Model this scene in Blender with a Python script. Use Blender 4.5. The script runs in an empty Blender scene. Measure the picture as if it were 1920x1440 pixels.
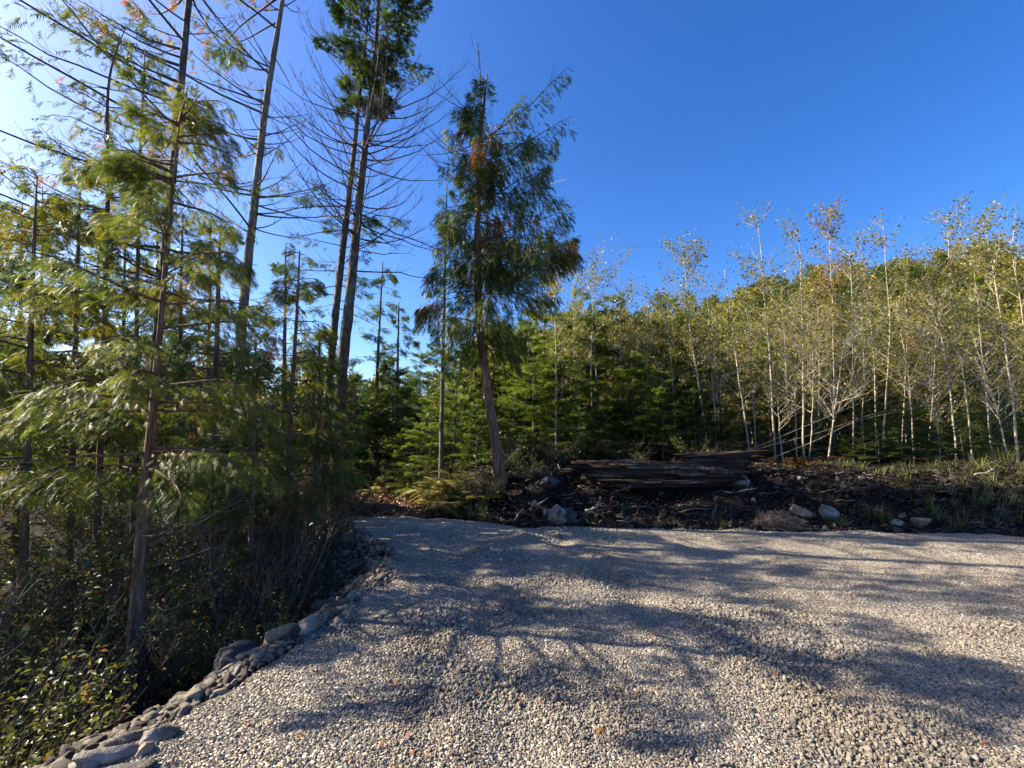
import bpy, math
import numpy as np
from mathutils import Vector, Euler

SC = bpy.context.scene
COL = SC.collection
RNG = np.random.default_rng(7)
R = math.radians

# ------------------------------------------------------------------ camera, sky, sun, exposure
F = 850.0            # focal length in photograph pixels (1920 wide): an ultra-wide phone lens
CAMZ = 1.6
PITCH = R(5.4)
cam_d = bpy.data.cameras.new('camera')
cam_d.sensor_width = 36.0
cam_d.lens = 36.0 * F / 1920.0
cam_d.clip_start = 0.05
cam_d.clip_end = 12000
cam = bpy.data.objects.new('camera', cam_d)
COL.objects.link(cam)
cam.location = (0, 0, CAMZ)
cam.rotation_euler = (R(90) + PITCH, 0, 0)
SC.camera = cam

SUN_AZ = R(80)       # to the left of the view axis
SUN_EL = R(31)
world = bpy.data.worlds.new('World')
SC.world = world
world.use_nodes = True
wn, wl = world.node_tree.nodes, world.node_tree.links
sky = wn.new('ShaderNodeTexSky')
sky.sky_type = 'NISHITA'
sky.sun_disc = False
sky.sun_elevation = SUN_EL
sky.sun_rotation = -SUN_AZ
sky.altitude = 1200
sky.air_density = 1.0
sky.dust_density = 3.0
sky.ozone_density = 4.0
hs = wn.new('ShaderNodeHueSaturation')
hs.inputs['Hue'].default_value = 0.511
hs.inputs['Saturation'].default_value = 1.28
wl.new(sky.outputs['Color'], hs.inputs['Color'])
wl.new(hs.outputs['Color'], wn['Background'].inputs['Color'])
wn['Background'].inputs['Strength'].default_value = 0.086

sun_d = bpy.data.lights.new('sun', 'SUN')
sun_d.energy = 5.0
sun_d.angle = R(0.5)
sun_d.color = (1.0, 0.89, 0.72)
sun = bpy.data.objects.new('sun', sun_d)
COL.objects.link(sun)
TOSUN = Vector((-math.sin(SUN_AZ) * math.cos(SUN_EL), math.cos(SUN_AZ) * math.cos(SUN_EL), math.sin(SUN_EL)))
sun.rotation_euler = (-TOSUN).to_track_quat('-Z', 'Y').to_euler()
sun.location = TOSUN * 60

SC.view_settings.view_transform = 'Standard'
SC.view_settings.look = 'None'
SC.view_settings.gamma = 1.0
SC.view_settings.use_curve_mapping = False
SC.view_settings.exposure = 1.72
SC.render.engine = 'CYCLES'
SC.cycles.max_bounces = 6
SC.cycles.diffuse_bounces = 3
SC.cycles.glossy_bounces = 2
SC.cycles.transmission_bounces = 3
SC.cycles.use_denoising = True

# ------------------------------------------------------------------ small maths
CP, SP = math.cos(PITCH), math.sin(PITCH)


def P(px, py, d):
    """World point seen at photograph pixel (px, py) at forward distance d."""
    u = (px - 960) / F
    v = (720 - py) / F
    k = d / (CP - SP * v)
    return np.array((u * k, d, CAMZ + (SP + CP * v) * k))


def norm(a):
    return a / np.maximum(np.linalg.norm(a, axis=-1, keepdims=True), 1e-9)


def sm(a, b, x):
    t = np.clip((np.asarray(x, float) - a) / (b - a), 0, 1)
    return t * t * (3 - 2 * t)


_LAT = np.random.default_rng(3).random((64, 64))


def vnoise(x, y, s=1.0, o=0):
    """Smooth value noise in -1..1 at frequency s."""
    x = np.asarray(x, float) * s + 17.3 * o
    y = np.asarray(y, float) * s + 5.7 * o
    xi, yi = np.floor(x).astype(int), np.floor(y).astype(int)
    fx, fy = x - xi, y - yi
    fx, fy = fx * fx * (3 - 2 * fx), fy * fy * (3 - 2 * fy)
    g = lambda a, b: _LAT[a % 64, b % 64]
    return 2 * ((g(xi, yi) * (1 - fx) + g(xi + 1, yi) * fx) * (1 - fy) + (g(xi, yi + 1) * (1 - fx) + g(xi + 1, yi + 1) * fx) * fy) - 1


def xl(y):   # left edge of the gravel
    return np.interp(y, [-8, 0, 1.2, 2.1, 2.9, 3.8, 4.86, 5.67, 6.5, 7.5, 8.3, 9.5, 12],
                     [-3.4, -2.9, -2.5, -2.2, -1.84, -1.58, -1.33, -1.42, -1.9, -2.6, -3.0, -3.3, -4.2])


def yf(x):   # far edge of the gravel
    return np.interp(x, [-6, -2.6, -1.6, -0.5, 0.2, 1.6, 3.8, 6.2, 7.7, 12, 20],
                     [8.6, 8.35, 8.2, 7.85, 7.5, 7.3, 7.2, 7.05, 6.75, 6.4, 6.2])


def G(x, y):
    """Ground height."""
    x = np.asarray(x, float)
    y = np.asarray(y, float)
    z = 0.018 * vnoise(x, y, 0.9) + 0.012 * vnoise(x, y, 2.3, 1)
    # ditch on the left
    d = np.maximum(xl(y) - x, 0)
    fade = 1 - 0.85 * sm(7.0, 11.0, y)
    z = z - (0.95 * sm(0.0, 1.9, d) + 0.12 * sm(0, .5, d)) * fade + 0.10 * vnoise(x, y, 0.8, 2) * sm(.6, 2, d)
    # bank at the far side
    e = y - yf(x)
    bx = sm(-1.9, -0.2, x)
    wdt = np.interp(x, [-.5, .6, 1.2, 4.2, 5.5, 9], [1.5, 1.5, 2.5, 2.5, 2.2, 2.6])
    bk = (0.72 * sm(0.0, 1, e / wdt) + sm(0.1, .8, e) * (0.09 * vnoise(x, y, 1.3, 3) + 0.05 * vnoise(x, y, 3.4, 4))) * bx
    z = z + bk
    # leaf path between the thickets and rougher forest floor behind
    z = z + (1 - bx) * sm(.3, 3, e) * (0.10 * vnoise(x, y, .9, 5))
    # hill
    xh = x * 45.0 / np.maximum(y, 16)
    hz = np.interp(xh, [-90, -60, -20, 0, 9, 22, 31, 51, 90, 140], [6, 4, 2.5, 4.0, 7.0, 9.9, 12.2, 14.6, 17, 18])
    t = np.clip((y - 14.5) / 31.0, 0, 1)
    z = z + hz * t * t * (1.9 - .9 * t) + 0.5 * vnoise(x, y, .15, 6) * sm(18, 30, y)
    z = z + sm(60, 300, y) * 8 * vnoise(x, y, .01, 8)
    return z


# ------------------------------------------------------------------ objects
def tag(o, label=None, cat=None, group=None, kind=None):
    if label:
        o['label'] = label
    if cat:
        o['category'] = cat
    if group:
        o['group'] = group
    if kind:
        o['kind'] = kind
    return o


def thing(name, label, cat, loc=(0, 0, 0), group=None):
    o = bpy.data.objects.new(name, None)
    o.empty_display_size = 0.2
    COL.objects.link(o)
    o.location = [float(c) for c in loc]
    return tag(o, label, cat, group)


def kids(o):
    return [c for c in COL.objects if c.parent == o]


KIDS = {}


def copy_tree(o, loc, rz=0.0, scale=1.0, label=None, tilt=(0, 0)):
    c = o.copy()
    COL.objects.link(c)
    c.location = [float(v) for v in loc]
    c.rotation_euler = (tilt[0], tilt[1], rz)
    c.scale = (scale, scale, scale)
    if label:
        c['label'] = label
    for ch in KIDS.get(o.name, ()):
        d = ch.copy()
        COL.objects.link(d)
        d.parent = c
        for g in KIDS.get(ch.name, ()):
            e = g.copy()
            COL.objects.link(e)
            e.parent = d
    return c


class MB:
    """Collects vertices, faces (any size) and a tint per face."""

    def __init__(self):
        self.v, self.f, self.t, self.n = [], [], [], 0

    def add(self, V, Fa, tint=0.5):
        V = np.asarray(V, np.float32).reshape(-1, 3)
        Fa = np.asarray(Fa, np.int32)
        self.v.append(V)
        self.f.append(Fa + self.n)
        self.t.append(np.broadcast_to(np.asarray(tint, np.float32), (len(Fa),)).copy())
        self.n += len(V)
        return self

    def mesh(self, name, mat, loc=(0, 0, 0), smooth=False):
        me = bpy.data.meshes.new(name)
        V = np.concatenate(self.v) - np.asarray(loc, np.float32)
        sizes = np.concatenate([np.full(len(f), f.shape[1], np.int32) for f in self.f])
        loops = np.concatenate([f.ravel() for f in self.f])
        starts = np.concatenate(([0], np.cumsum(sizes)[:-1])).astype(np.int32)
        me.vertices.add(len(V))
        me.vertices.foreach_set('co', V.ravel())
        me.loops.add(len(loops))
        me.loops.foreach_set('vertex_index', loops)
        me.polygons.add(len(sizes))
        me.polygons.foreach_set('loop_start', starts)
        if smooth:
            me.polygons.foreach_set('use_smooth', np.ones(len(sizes), bool))
        a = me.attributes.new('tint', 'FLOAT', 'FACE')
        a.data.foreach_set('value', np.concatenate(self.t))
        me.update(calc_edges=True)
        for m in (mat if isinstance(mat, (list, tuple)) else [mat]):
            me.materials.append(m)
        return me

    def build(self, name, mat, parent=None, smooth=False, loc=None):
        if loc is None:
            loc = tuple(parent.location) if parent is not None else (0, 0, 0)
            if parent is not None and parent.parent is not None:
                loc = tuple(np.add(parent.location, parent.parent.location))
        o = bpy.data.objects.new(name, self.mesh(name, mat, loc, smooth))
        COL.objects.link(o)
        if parent is not None:
            o.parent = parent
            KIDS.setdefault(parent.name, []).append(o)
        else:
            o.location = [float(c) for c in loc]
        return o


def tubes(mb, PT, RD, sides=5, tint=0.5, cap=True, wob=0.0):
    """PT (B,n,3) polylines with radii RD (B,n) as tubes."""
    PT = np.asarray(PT, float)
    RD = np.asarray(RD, float)
    B, n, _ = PT.shape
    T = norm(np.gradient(PT, axis=1))
    m = norm(PT[:, -1] - PT[:, 0])
    ref = np.where(np.abs(m[:, 2:3]) > 0.8, np.array([[1.0, 0.13, 0]]), np.array([[0.05, 0.1, 1.0]]))[:, None, :]
    N = norm(np.cross(T, np.broadcast_to(ref, T.shape)))
    Bn = np.cross(T, N)
    a = np.linspace(0, 2 * np.pi, sides, endpoint=False)
    rr = RD[:, :, None] * (1 + (wob * RNG.normal(size=(B, n, sides)) if wob else 0))
    V = PT[:, :, None, :] + rr[..., None] * (np.cos(a)[None, None, :, None] * N[:, :, None, :] + np.sin(a)[None, None, :, None] * Bn[:, :, None, :])
    i = np.arange(n - 1)[:, None]
    j = np.arange(sides)[None, :]
    j2 = (j + 1) % sides
    q = np.stack([i * sides + j, i * sides + j2, (i + 1) * sides + j2, (i + 1) * sides + j], -1).reshape(-1, 4)
    FF = (q[None] + (np.arange(B) * n * sides)[:, None, None]).reshape(-1, 4)
    tt = tint if np.ndim(tint) == 0 else np.repeat(np.asarray(tint), len(q))
    mb.add(V.reshape(-1, 3), FF, tt)
    if cap and sides >= 3:
        base = mb.n - B * n * sides
        for off in (0, (n - 1) * sides):
            c = base + (np.arange(B) * n * sides + off)[:, None] + np.arange(sides)[None]
            if off == 0:
                c = c[:, ::-1]
            mb.f.append(c.astype(np.int32))
            mb.t.append(np.full(B, float(np.mean(tint)), np.float32))
    return mb


def scatter(mb, tpl, pos, diry, up, scale, tint):
    """Copies of the template (V, list of faces arrays, face tint offsets) merged into one mesh."""
    V, faces, toff = tpl
    Y = norm(np.asarray(diry, float))
    X = norm(np.cross(Y, up))
    Z = np.cross(X, Y)
    s = np.broadcast_to(np.asarray(scale, float), (len(pos),))[:, None, None]
    W = pos[:, None, :] + s * (V[None, :, 0:1] * X[:, None] + V[None, :, 1:2] * Y[:, None] + V[None, :, 2:3] * Z[:, None])
    N, nv = len(pos), len(V)
    Fa = (faces[None] + (np.arange(N) * nv)[:, None, None]).reshape(-1, faces.shape[1])
    tt = (np.asarray(tint)[:, None] + toff[None, :]).ravel()
    mb.add(W.reshape(-1, 3), Fa, tt)


# ---- leaf templates (unit length along +Y)
def tpl_cedar(n=8, w=0.5, curl=0.28, seed=0, slim=.62):
    r = np.random.default_rng(seed)
    V, Fa, to = [], [], []
    side = r.normal(0, .06)
    X = lambda t: side * t * t

    def tri(a, b, c, o):
        k = len(V)
        V.extend([a, b, c])
        Fa.append((k, k + 1, k + 2))
        to.append(o)
    tri(np.array((-.022, 0, 0)), np.array((.022, 0, 0)), np.array((X(1), 1.1, -curl * 1.21)), -.05)
    for i in range(n):
        t = (i + .2) / n
        L = w * (0.35 + 0.9 * np.sin(np.pi * min(1, t * 0.85 + 0.12))) * r.uniform(.6, 1.2)
        for sgn in (-1, 1):
            tj = t + r.uniform(-.3, .3) / n
            b0 = np.array((X(tj), tj, -curl * tj * tj))
            b1 = np.array((X(tj), tj + slim / n, -curl * (tj + .05) ** 2))
            ang = r.uniform(.6, .85)
            tip = np.array((X(tj) + sgn * L * ang, tj + L * .72 + .02, -curl * (tj + L * .6) ** 2 - .16 * L + r.normal() * .03))
            if sgn < 0:
                tri(b0, b1, tip, r.normal() * .06)
            else:
                tri(b0, tip, b1, r.normal() * .06)
    return np.array(V), np.array(Fa), np.array(to)


def tpl_fir(n=6, w=0.42, seed=0):
    r = np.random.default_rng(seed)
    V, Fa, to = [], [], []

    def strip(a, d, L, h):
        k = len(V)
        s = np.array((-d[1], d[0], 0)) * h
        m = a + d * L * .55
        V.extend([a, m + s, a + d * L + np.array((0, 0, -.05 * L)), m - s])
        Fa.append((k, k + 3, k + 2, k + 1))
        to.append(r.normal() * .05)
    strip(np.array((0, 0, 0.)), np.array((0, 1., 0)), 1.0, .055)
    for i in range(n):
        t = (i + .3) / n * .85
        for sgn in (-1, 1):
            a = r.uniform(.75, 1.05)
            strip(np.array((0, t, 0)), np.array((sgn * math.sin(a), math.cos(a), r.normal() * .06)), w * (1.08 - t) * r.uniform(.8, 1.2), .05)
    return np.array(V), np.array(Fa), np.array(to)


def tpl_leaf(w=0.55, fold=0.12):
    V = np.array([(0, 0, 0), (-w / 2, .45, fold), (0, .5, 0), (w / 2, .45, fold), (0, 1, -.08)])
    return V, np.array([(0, 2, 1, 0), (0, 3, 2, 0), (1, 2, 4, 1), (2, 3, 4, 2)])[:, :3], np.zeros(4)


def tpl_quad(w=0.6):
    return np.array([(0, 0, 0), (-w / 2, .5, .05), (0, 1, 0), (w / 2, .5, .05)], float), np.array([(0, 3, 2, 1)]), np.zeros(1)


CED = [tpl_cedar(9, .45, .3, s) for s in range(5)]
CED_LOW = [tpl_cedar(6, .45, .3, s + 9, .75) for s in range(5)]
CED_HANG = [tpl_cedar(6, .26, .12, s + 19, .8) for s in range(5)]
FIR = [tpl_fir(6, .42, s) for s in range(3)]
FIR_LOW = [tpl_fir(3, .5, s + 5) for s in range(3)]
LEAF = [tpl_leaf(.6, .12), tpl_leaf(.5, .2)]
QUAD = [tpl_quad(.65), tpl_quad(.5)]


def scatter_mix(mb, tpls, pos, diry, up, scale, tint):
    k = RNG.integers(0, len(tpls), len(pos))
    scale = np.broadcast_to(np.asarray(scale, float), (len(pos),))
    for i, t in enumerate(tpls):
        m = k == i
        if m.any():
            scatter(mb, t, pos[m], diry[m], up[m], scale[m], np.asarray(tint)[m])


# ------------------------------------------------------------------ materials
def new_mat(name):
    m = bpy.data.materials.new(name)
    m.use_nodes = True
    n, l = m.node_tree.nodes, m.node_tree.links
    b = n['Principled BSDF']
    return m, n, l, b, n['Material Output']


def ramp(n, stops):
    r = n.new('ShaderNodeValToRGB')
    while len(r.color_ramp.elements) < len(stops):
        r.color_ramp.elements.new(0.5)
    for e, (p, c) in zip(r.color_ramp.elements, stops):
        e.position = p
        e.color = (*c, 1)
    return r


def noise(n, l, scale, detail=4, rough=.55, vec=None, dist=0.0):
    t = n.new('ShaderNodeTexNoise')
    t.inputs['Scale'].default_value = scale
    t.inputs['Detail'].default_value = detail
    t.inputs['Roughness'].default_value = rough
    t.inputs['Distortion'].default_value = dist
    if vec is not None:
        l.new(vec, t.inputs['Vector'])
    return t


def mapping(n, l, scale, src='Object'):
    c = n.new('ShaderNodeTexCoord')
    m = n.new('ShaderNodeMapping')
    m.inputs['Scale'].default_value = scale
    l.new(c.outputs[src], m.inputs['Vector'])
    return m.outputs['Vector']


def bump(n, l, height, strength, dist, b):
    u = n.new('ShaderNodeBump')
    u.inputs['Strength'].default_value = strength
    u.inputs['Distance'].default_value = dist
    l.new(height, u.inputs['Height'])
    l.new(u.outputs['Normal'], b.inputs['Normal'])
    return u


def leaf_mat(name, stops, transl=.35, rough=.45, spec=.4, tcol=1.6):
    m, n, l, b, out = new_mat(name)
    a = n.new('ShaderNodeAttribute')
    a.attribute_name = 'tint'
    r = ramp(n, stops)
    l.new(a.outputs['Fac'], r.inputs['Fac'])
    l.new(r.outputs['Color'], b.inputs['Base Color'])
    b.inputs['Roughness'].default_value = rough
    b.inputs['Specular IOR Level'].default_value = spec
    t = n.new('ShaderNodeBsdfTranslucent')
    mul = n.new('ShaderNodeMix')
    mul.data_type = 'RGBA'
    mul.blend_type = 'MULTIPLY'
    mul.inputs[0].default_value = 1
    l.new(r.outputs['Color'], mul.inputs[6])
    mul.inputs[7].default_value = (tcol, tcol * 1.0, tcol * .55, 1)
    l.new(mul.outputs[2], t.inputs['Color'])
    x = n.new('ShaderNodeMixShader')
    x.inputs[0].default_value = transl
    l.new(b.outputs[0], x.inputs[1])
    l.new(t.outputs[0], x.inputs[2])
    l.new(x.outputs[0], out.inputs['Surface'])
    return m


M = {}
M['cedar'] = leaf_mat('cedar_foliage', [(0, (.026, .048, .014)), (.35, (.06, .092, .02)), (.6, (.12, .14, .026)), (.78, (.20, .175, .032)), (.88, (.26, .15, .03)), (1, (.22, .06, .022))], .42, .5, .38)
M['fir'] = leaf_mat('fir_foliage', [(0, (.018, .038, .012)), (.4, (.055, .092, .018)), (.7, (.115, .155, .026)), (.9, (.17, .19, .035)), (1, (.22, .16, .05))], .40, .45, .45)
M['alder'] = leaf_mat('alder_leaves', [(0, (.065, .075, .016)), (.4, (.14, .145, .026)), (.7, (.21, .185, .034)), (.88, (.20, .14, .045)), (1, (.17, .095, .038))], .40, .45, .4)
M['shrub'] = leaf_mat('shrub_leaves', [(0, (.02, .034, .012)), (.45, (.055, .078, .018)), (.75, (.12, .135, .026)), (.9, (.22, .16, .03)), (1, (.30, .08, .03))], .30, .42, .32)
M['straw'] = leaf_mat('dry_fern', [(0, (.07, .045, .02)), (.4, (.20, .14, .055)), (.7, (.34, .28, .11)), (1, (.46, .39, .19))], .3, .6, .25, 1.2)
M['dead_stalk'] = leaf_mat('dead_stalks', [(0, (.09, .045, .025)), (.4, (.24, .13, .075)), (.7, (.42, .27, .16)), (1, (.55, .41, .27))], .15, .6, .25, 1.2)
M['bracken'] = leaf_mat('bracken', [(0, (.06, .024, .012)), (.5, (.13, .055, .022)), (.8, (.20, .15, .04)), (1, (.12, .15, .03))], .35, .55, .3)
M['grassblade'] = leaf_mat('grass_blades', [(0, (.03, .045, .012)), (.6, (.10, .12, .03)), (1, (.25, .20, .08))], .35, .4, .4)
M['rust'] = leaf_mat('rust_spray', [(0, (.30, .07, .025)), (.6, (.36, .13, .04)), (1, (.42, .24, .08))], .2, .6, .2, 1.2)
M['bank_litter'] = leaf_mat('bank_litter', [(0, (.008, .006, .005)), (.5, (.02, .014, .010)), (.8, (.05, .036, .022)), (1, (.14, .10, .06))], .1, .6, .3, 1.1)  # darker twin of the leaf litter: the bank's shade is put into the colour
M['litter'] = leaf_mat('leaf_litter', [(0, (.05, .028, .018)), (.4, (.14, .07, .04)), (.75, (.26, .14, .075)), (1, (.36, .25, .14))], .1, .6, .3, 1.1)


def bark_mat(name, c0, c1, c2, zs=.12, sc=26, bs=.6, dist=.03, lich=None):
    m, n, l, b, out = new_mat(name)
    v = mapping(n, l, (1, 1, zs))
    t = noise(n, l, sc, 6, .62, v, .6)
    r = ramp(n, [(.3, c0), (.5, c1), (.68, c2)])
    l.new(t.outputs['Fac'], r.inputs['Fac'])
    col = r.outputs['Color']
    if lich:
        v2 = mapping(n, l, (1, 1, .6))
        t2 = noise(n, l, 7, 5, .6, v2)
        r2 = ramp(n, [(.52, (0, 0, 0)), (.62, (1, 1, 1))])
        l.new(t2.outputs['Fac'], r2.inputs['Fac'])
        mx = n.new('ShaderNodeMix')
        mx.data_type = 'RGBA'
        l.new(r2.outputs['Color'], mx.inputs[0])
        l.new(col, mx.inputs[6])
        mx.inputs[7].default_value = (*lich, 1)
        col = mx.outputs[2]
    l.new(col, b.inputs['Base Color'])
    b.inputs['Roughness'].default_value = .85
    b.inputs['Specular IOR Level'].default_value = .2
    bump(n, l, t.outputs['Fac'], bs, dist, b)
    return m


M['bark_cedar'] = bark_mat('cedar_bark', (.05, .028, .02), (.15, .088, .06), (.27, .18, .13), .10, 34, .9, .03)
M['bark_fir'] = bark_mat('fir_bark', (.03, .022, .018), (.085, .066, .055), (.17, .14, .12), .22, 22, .9, .035, (.15, .15, .13))
M['bark_grey'] = bark_mat('weathered_bark', (.06, .05, .042), (.16, .14, .12), (.28, .25, .22), .12, 24, .7, .025)
M['debris'] = bark_mat('debris_twig', (.015, .011, .009), (.04, .028, .021), (.12, .09, .065), .5, 5, .3, .01)  # twig tones lowered to paint in the shade on the bank
M['twig'] = bark_mat('dead_twig', (.05, .036, .028), (.10, .075, .06), (.17, .14, .12), .5, 18, .3, .01)
M['twig_pale'] = bark_mat('pale_twig', (.20, .17, .13), (.34, .29, .22), (.46, .41, .33), .5, 18, .3, .01)
M['rotten'] = bark_mat('rotten_wood', (.018, .012, .010), (.062, .038, .028), (.19, .125, .09), 1, 9, .9, .05)


def alder_bark():
    m, n, l, b, out = new_mat('alder_bark')
    v = mapping(n, l, (1, 1, 2.2))
    t = noise(n, l, 6, 5, .6, v)
    r = ramp(n, [(.33, (.13, .11, .085)), (.46, (.25, .21, .15)), (.70, (.43, .37, .275))])
    l.new(t.outputs['Fac'], r.inputs['Fac'])
    l.new(r.outputs['Color'], b.inputs['Base Color'])
    b.inputs['Roughness'].default_value = .7
    t2 = noise(n, l, 60, 3, .5, v)
    bump(n, l, t2.outputs['Fac'], .3, .01, b)
    return m


M['bark_alder'] = alder_bark()


def rock_mat(name, c0, c1, c2, sc=5, perinst=False, moss=None):
    m, n, l, b, out = new_mat(name)
    v = mapping(n, l, (1, 1, 1))
    t = noise(n, l, sc, 8, .65, v)
    r = ramp(n, [(.28, c0), (.5, c1), (.72, c2)])
    if perinst:
        oi = n.new('ShaderNodeObjectInfo')
        ma = n.new('ShaderNodeMath')
        ma.operation = 'MULTIPLY_ADD'
        ma.inputs[1].default_value = .62
        l.new(oi.outputs['Random'], ma.inputs[0])
        m2 = n.new('ShaderNodeMath')
        m2.operation = 'MULTIPLY'
        m2.inputs[1].default_value = .38
        l.new(t.outputs['Fac'], m2.inputs[0])
        l.new(m2.outputs[0], ma.inputs[2])
        l.new(ma.outputs[0], r.inputs['Fac'])
    else:
        l.new(t.outputs['Fac'], r.inputs['Fac'])
    col = r.outputs['Color']
    if moss:
        t3 = noise(n, l, 9, 5, .6, v)
        r3 = ramp(n, [(.5, (0, 0, 0)), (.62, (1, 1, 1))])
        l.new(t3.outputs['Fac'], r3.inputs['Fac'])
        mx = n.new('ShaderNodeMix')
        mx.data_type = 'RGBA'
        l.new(r3.outputs['Color'], mx.inputs[0])
        l.new(col, mx.inputs[6])
        mx.inputs[7].default_value = (*moss, 1)
        col = mx.outputs[2]
    l.new(col, b.inputs['Base Color'])
    b.inputs['Roughness'].default_value = .8
    b.inputs['Specular IOR Level'].default_value = .3
    t2 = noise(n, l, sc * 9, 6, .6, v)
    bump(n, l, t2.outputs['Fac'], .9, .03, b)
    return m


def dirty(m, scale, c0, c1):
    """Patches of dust and fines that lie on the ground where they lie, whatever stone is there."""
    n, l = m.node_tree.nodes, m.node_tree.links
    b = n['Principled BSDF']
    src = b.inputs['Base Color'].links[0].from_socket
    g = n.new('ShaderNodeNewGeometry')
    t = noise(n, l, scale, 6, .6, g.outputs['Position'])
    r = ramp(n, [(.36, c0), (.58, c1)])
    l.new(t.outputs['Fac'], r.inputs['Fac'])
    mx = n.new('ShaderNodeMix')
    mx.data_type = 'RGBA'
    mx.blend_type = 'MULTIPLY'
    mx.inputs[0].default_value = 1
    l.new(src, mx.inputs[6])
    l.new(r.outputs['Color'], mx.inputs[7])
    l.new(mx.outputs[2], b.inputs['Base Color'])
    return m


M['gravel_stone'] = rock_mat('gravel_stone', (.21, .185, .152), (.52, .455, .365), (.70, .62, .50), 30, True)
dirty(M['gravel_stone'], 1.3, (.84, .81, .77), (1, 1, 1))
M['cobble'] = rock_mat('grey_cobble', (.09, .082, .072), (.23, .205, .172), (.43, .385, .315), 14, True)
M['rock_grey'] = rock_mat('grey_rock', (.08, .08, .08), (.19, .18, .17), (.33, .31, .28), 4)
M['rock_tan'] = rock_mat('tan_rock', (.11, .08, .055), (.25, .19, .135), (.42, .34, .25), 4)
for k in ('cobble', 'rock_grey', 'rock_tan'):
    dirty(M[k], 7.0, (.66, .58, .48), (1.25, 1.2, 1.12))
M['rock_mossy'] = rock_mat('mossy_rock', (.09, .08, .07), (.22, .20, .17), (.40, .37, .31), 4, False, (.05, .055, .02))
M['rock_dark'] = rock_mat('dark_rock', (.02, .019, .02), (.045, .042, .043), (.09, .083, .08), 4)


def gravel_mat():
    m, n, l, b, out = new_mat('gravel_bed')
    v = mapping(n, l, (1, 1, 1))
    vo = n.new('ShaderNodeTexVoronoi')
    vo.inputs['Scale'].default_value = 55
    l.new(v, vo.inputs['Vector'])
    bw = n.new('ShaderNodeSeparateColor')
    l.new(vo.outputs['Color'], bw.inputs[0])
    big = noise(n, l, 1.1, 5, .6, v)
    r = ramp(n, [(0, (.17, .15, .12)), (.45, (.42, .36, .285)), (1, (.60, .52, .415))])
    l.new(bw.outputs[0], r.inputs['Fac'])
    mx = n.new('ShaderNodeMix')
    mx.data_type = 'RGBA'
    mx.blend_type = 'MULTIPLY'
    rb = ramp(n, [(.3, (.72, .71, .72)), (.65, (1.05, 1.02, .98))])
    l.new(big.outputs['Fac'], rb.inputs['Fac'])
    mx.inputs[0].default_value = 1
    l.new(r.outputs['Color'], mx.inputs[6])
    l.new(rb.outputs['Color'], mx.inputs[7])
    l.new(mx.outputs[2], b.inputs['Base Color'])
    b.inputs['Roughness'].default_value = .9
    b.inputs['Specular IOR Level'].default_value = .2
    inv = n.new('ShaderNodeMath')
    inv.operation = 'SUBTRACT'
    inv.inputs[0].default_value = 1
    l.new(vo.outputs['Distance'], inv.inputs[1])
    bump(n, l, inv.outputs[0], 1.0, .03, b)
    return m


def soil_mat():
    m, n, l, b, out = new_mat('forest_soil')
    v = mapping(n, l, (1, 1, 1))
    t = noise(n, l, 3.0, 9, .7, v)
    r = ramp(n, [(.3, (.008, .007, .006)), (.5, (.02, .015, .012)), (.72, (.05, .036, .026))])  # dark soil, lowered further so the colour carries the bank's shade
    l.new(t.outputs['Fac'], r.inputs['Fac'])
    l.new(r.outputs['Color'], b.inputs['Base Color'])
    b.inputs['Roughness'].default_value = .95
    b.inputs['Specular IOR Level'].default_value = .15
    t2 = noise(n, l, 22, 8, .7, v)
    bump(n, l, t2.outputs['Fac'], 1.0, .08, b)
    return m


M['gravel'] = gravel_mat()
M['soil'] = soil_mat()


# ------------------------------------------------------------------ ground and gravel
def grid(xs, ys, zf, keep=None):
    X, Y = np.meshgrid(xs, ys)
    V = np.stack([X, Y, zf(X, Y)], -1).reshape(-1, 3)
    nx = len(xs)
    i, j = np.meshgrid(np.arange(len(ys) - 1), np.arange(nx - 1), indexing='ij')
    a = (i * nx + j).ravel()
    Fa = np.stack([a, a + 1, a + nx + 1, a + nx], -1)
    if keep is not None:
        cx = (X[:-1, :-1] + X[1:, 1:]).ravel() / 2
        cy = (Y[:-1, :-1] + Y[1:, 1:]).ravel() / 2
        Fa = Fa[keep(cx, cy)]
    return V, Fa


def inside_pad(x, y, m=0.0):
    return (x > xl(y) - m) & (y < yf(x) + m)


def ground_z(x, y):
    e = np.minimum(x - xl(y), yf(x) - y)
    return G(x, y) - 0.05 * sm(-.05, .35, e)


s = np.linspace(-1, 1, 330)
gx = 3.0 * np.sinh(5.3 * s)
gy = 8.0 + 3.0 * np.sinh(5.3 * s)
V, Fa = grid(gx, gy, ground_z)
MB().add(V, Fa).build('ground', M['soil'], smooth=True)['kind'] = 'structure'


def gravel_z(x, y):
    e = np.minimum(x - xl(y), yf(x) - y) + .10 * vnoise(x, y, 2.5, 11) + .06 * vnoise(x, y, 6, 12)
    z = G(x, y) + 0.02 - .10 * sm(.10, -.16, e)
    for off in (-.75, .75):   # faint wheel ruts bending towards the leaf path
        c = .9 + off - .055 * np.maximum(y - 1, 0) ** 1.75 + .06 * vnoise(y, y * 0, .8, 31)
        dx = x - c
        z = z - .022 * np.exp(-(dx / .16) ** 2) + .016 * np.exp(-((np.abs(dx) - .27) / .10) ** 2)
    return z + .012 * vnoise(x, y, 1.7, 33)


V, Fa = grid(np.arange(-4.2, 18, .075), np.arange(-6, 8.9, .075), gravel_z, lambda x, y: inside_pad(x, y, .3))
MB().add(V, Fa).build('gravel_road', M['gravel'], smooth=True)['kind'] = 'structure'


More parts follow.
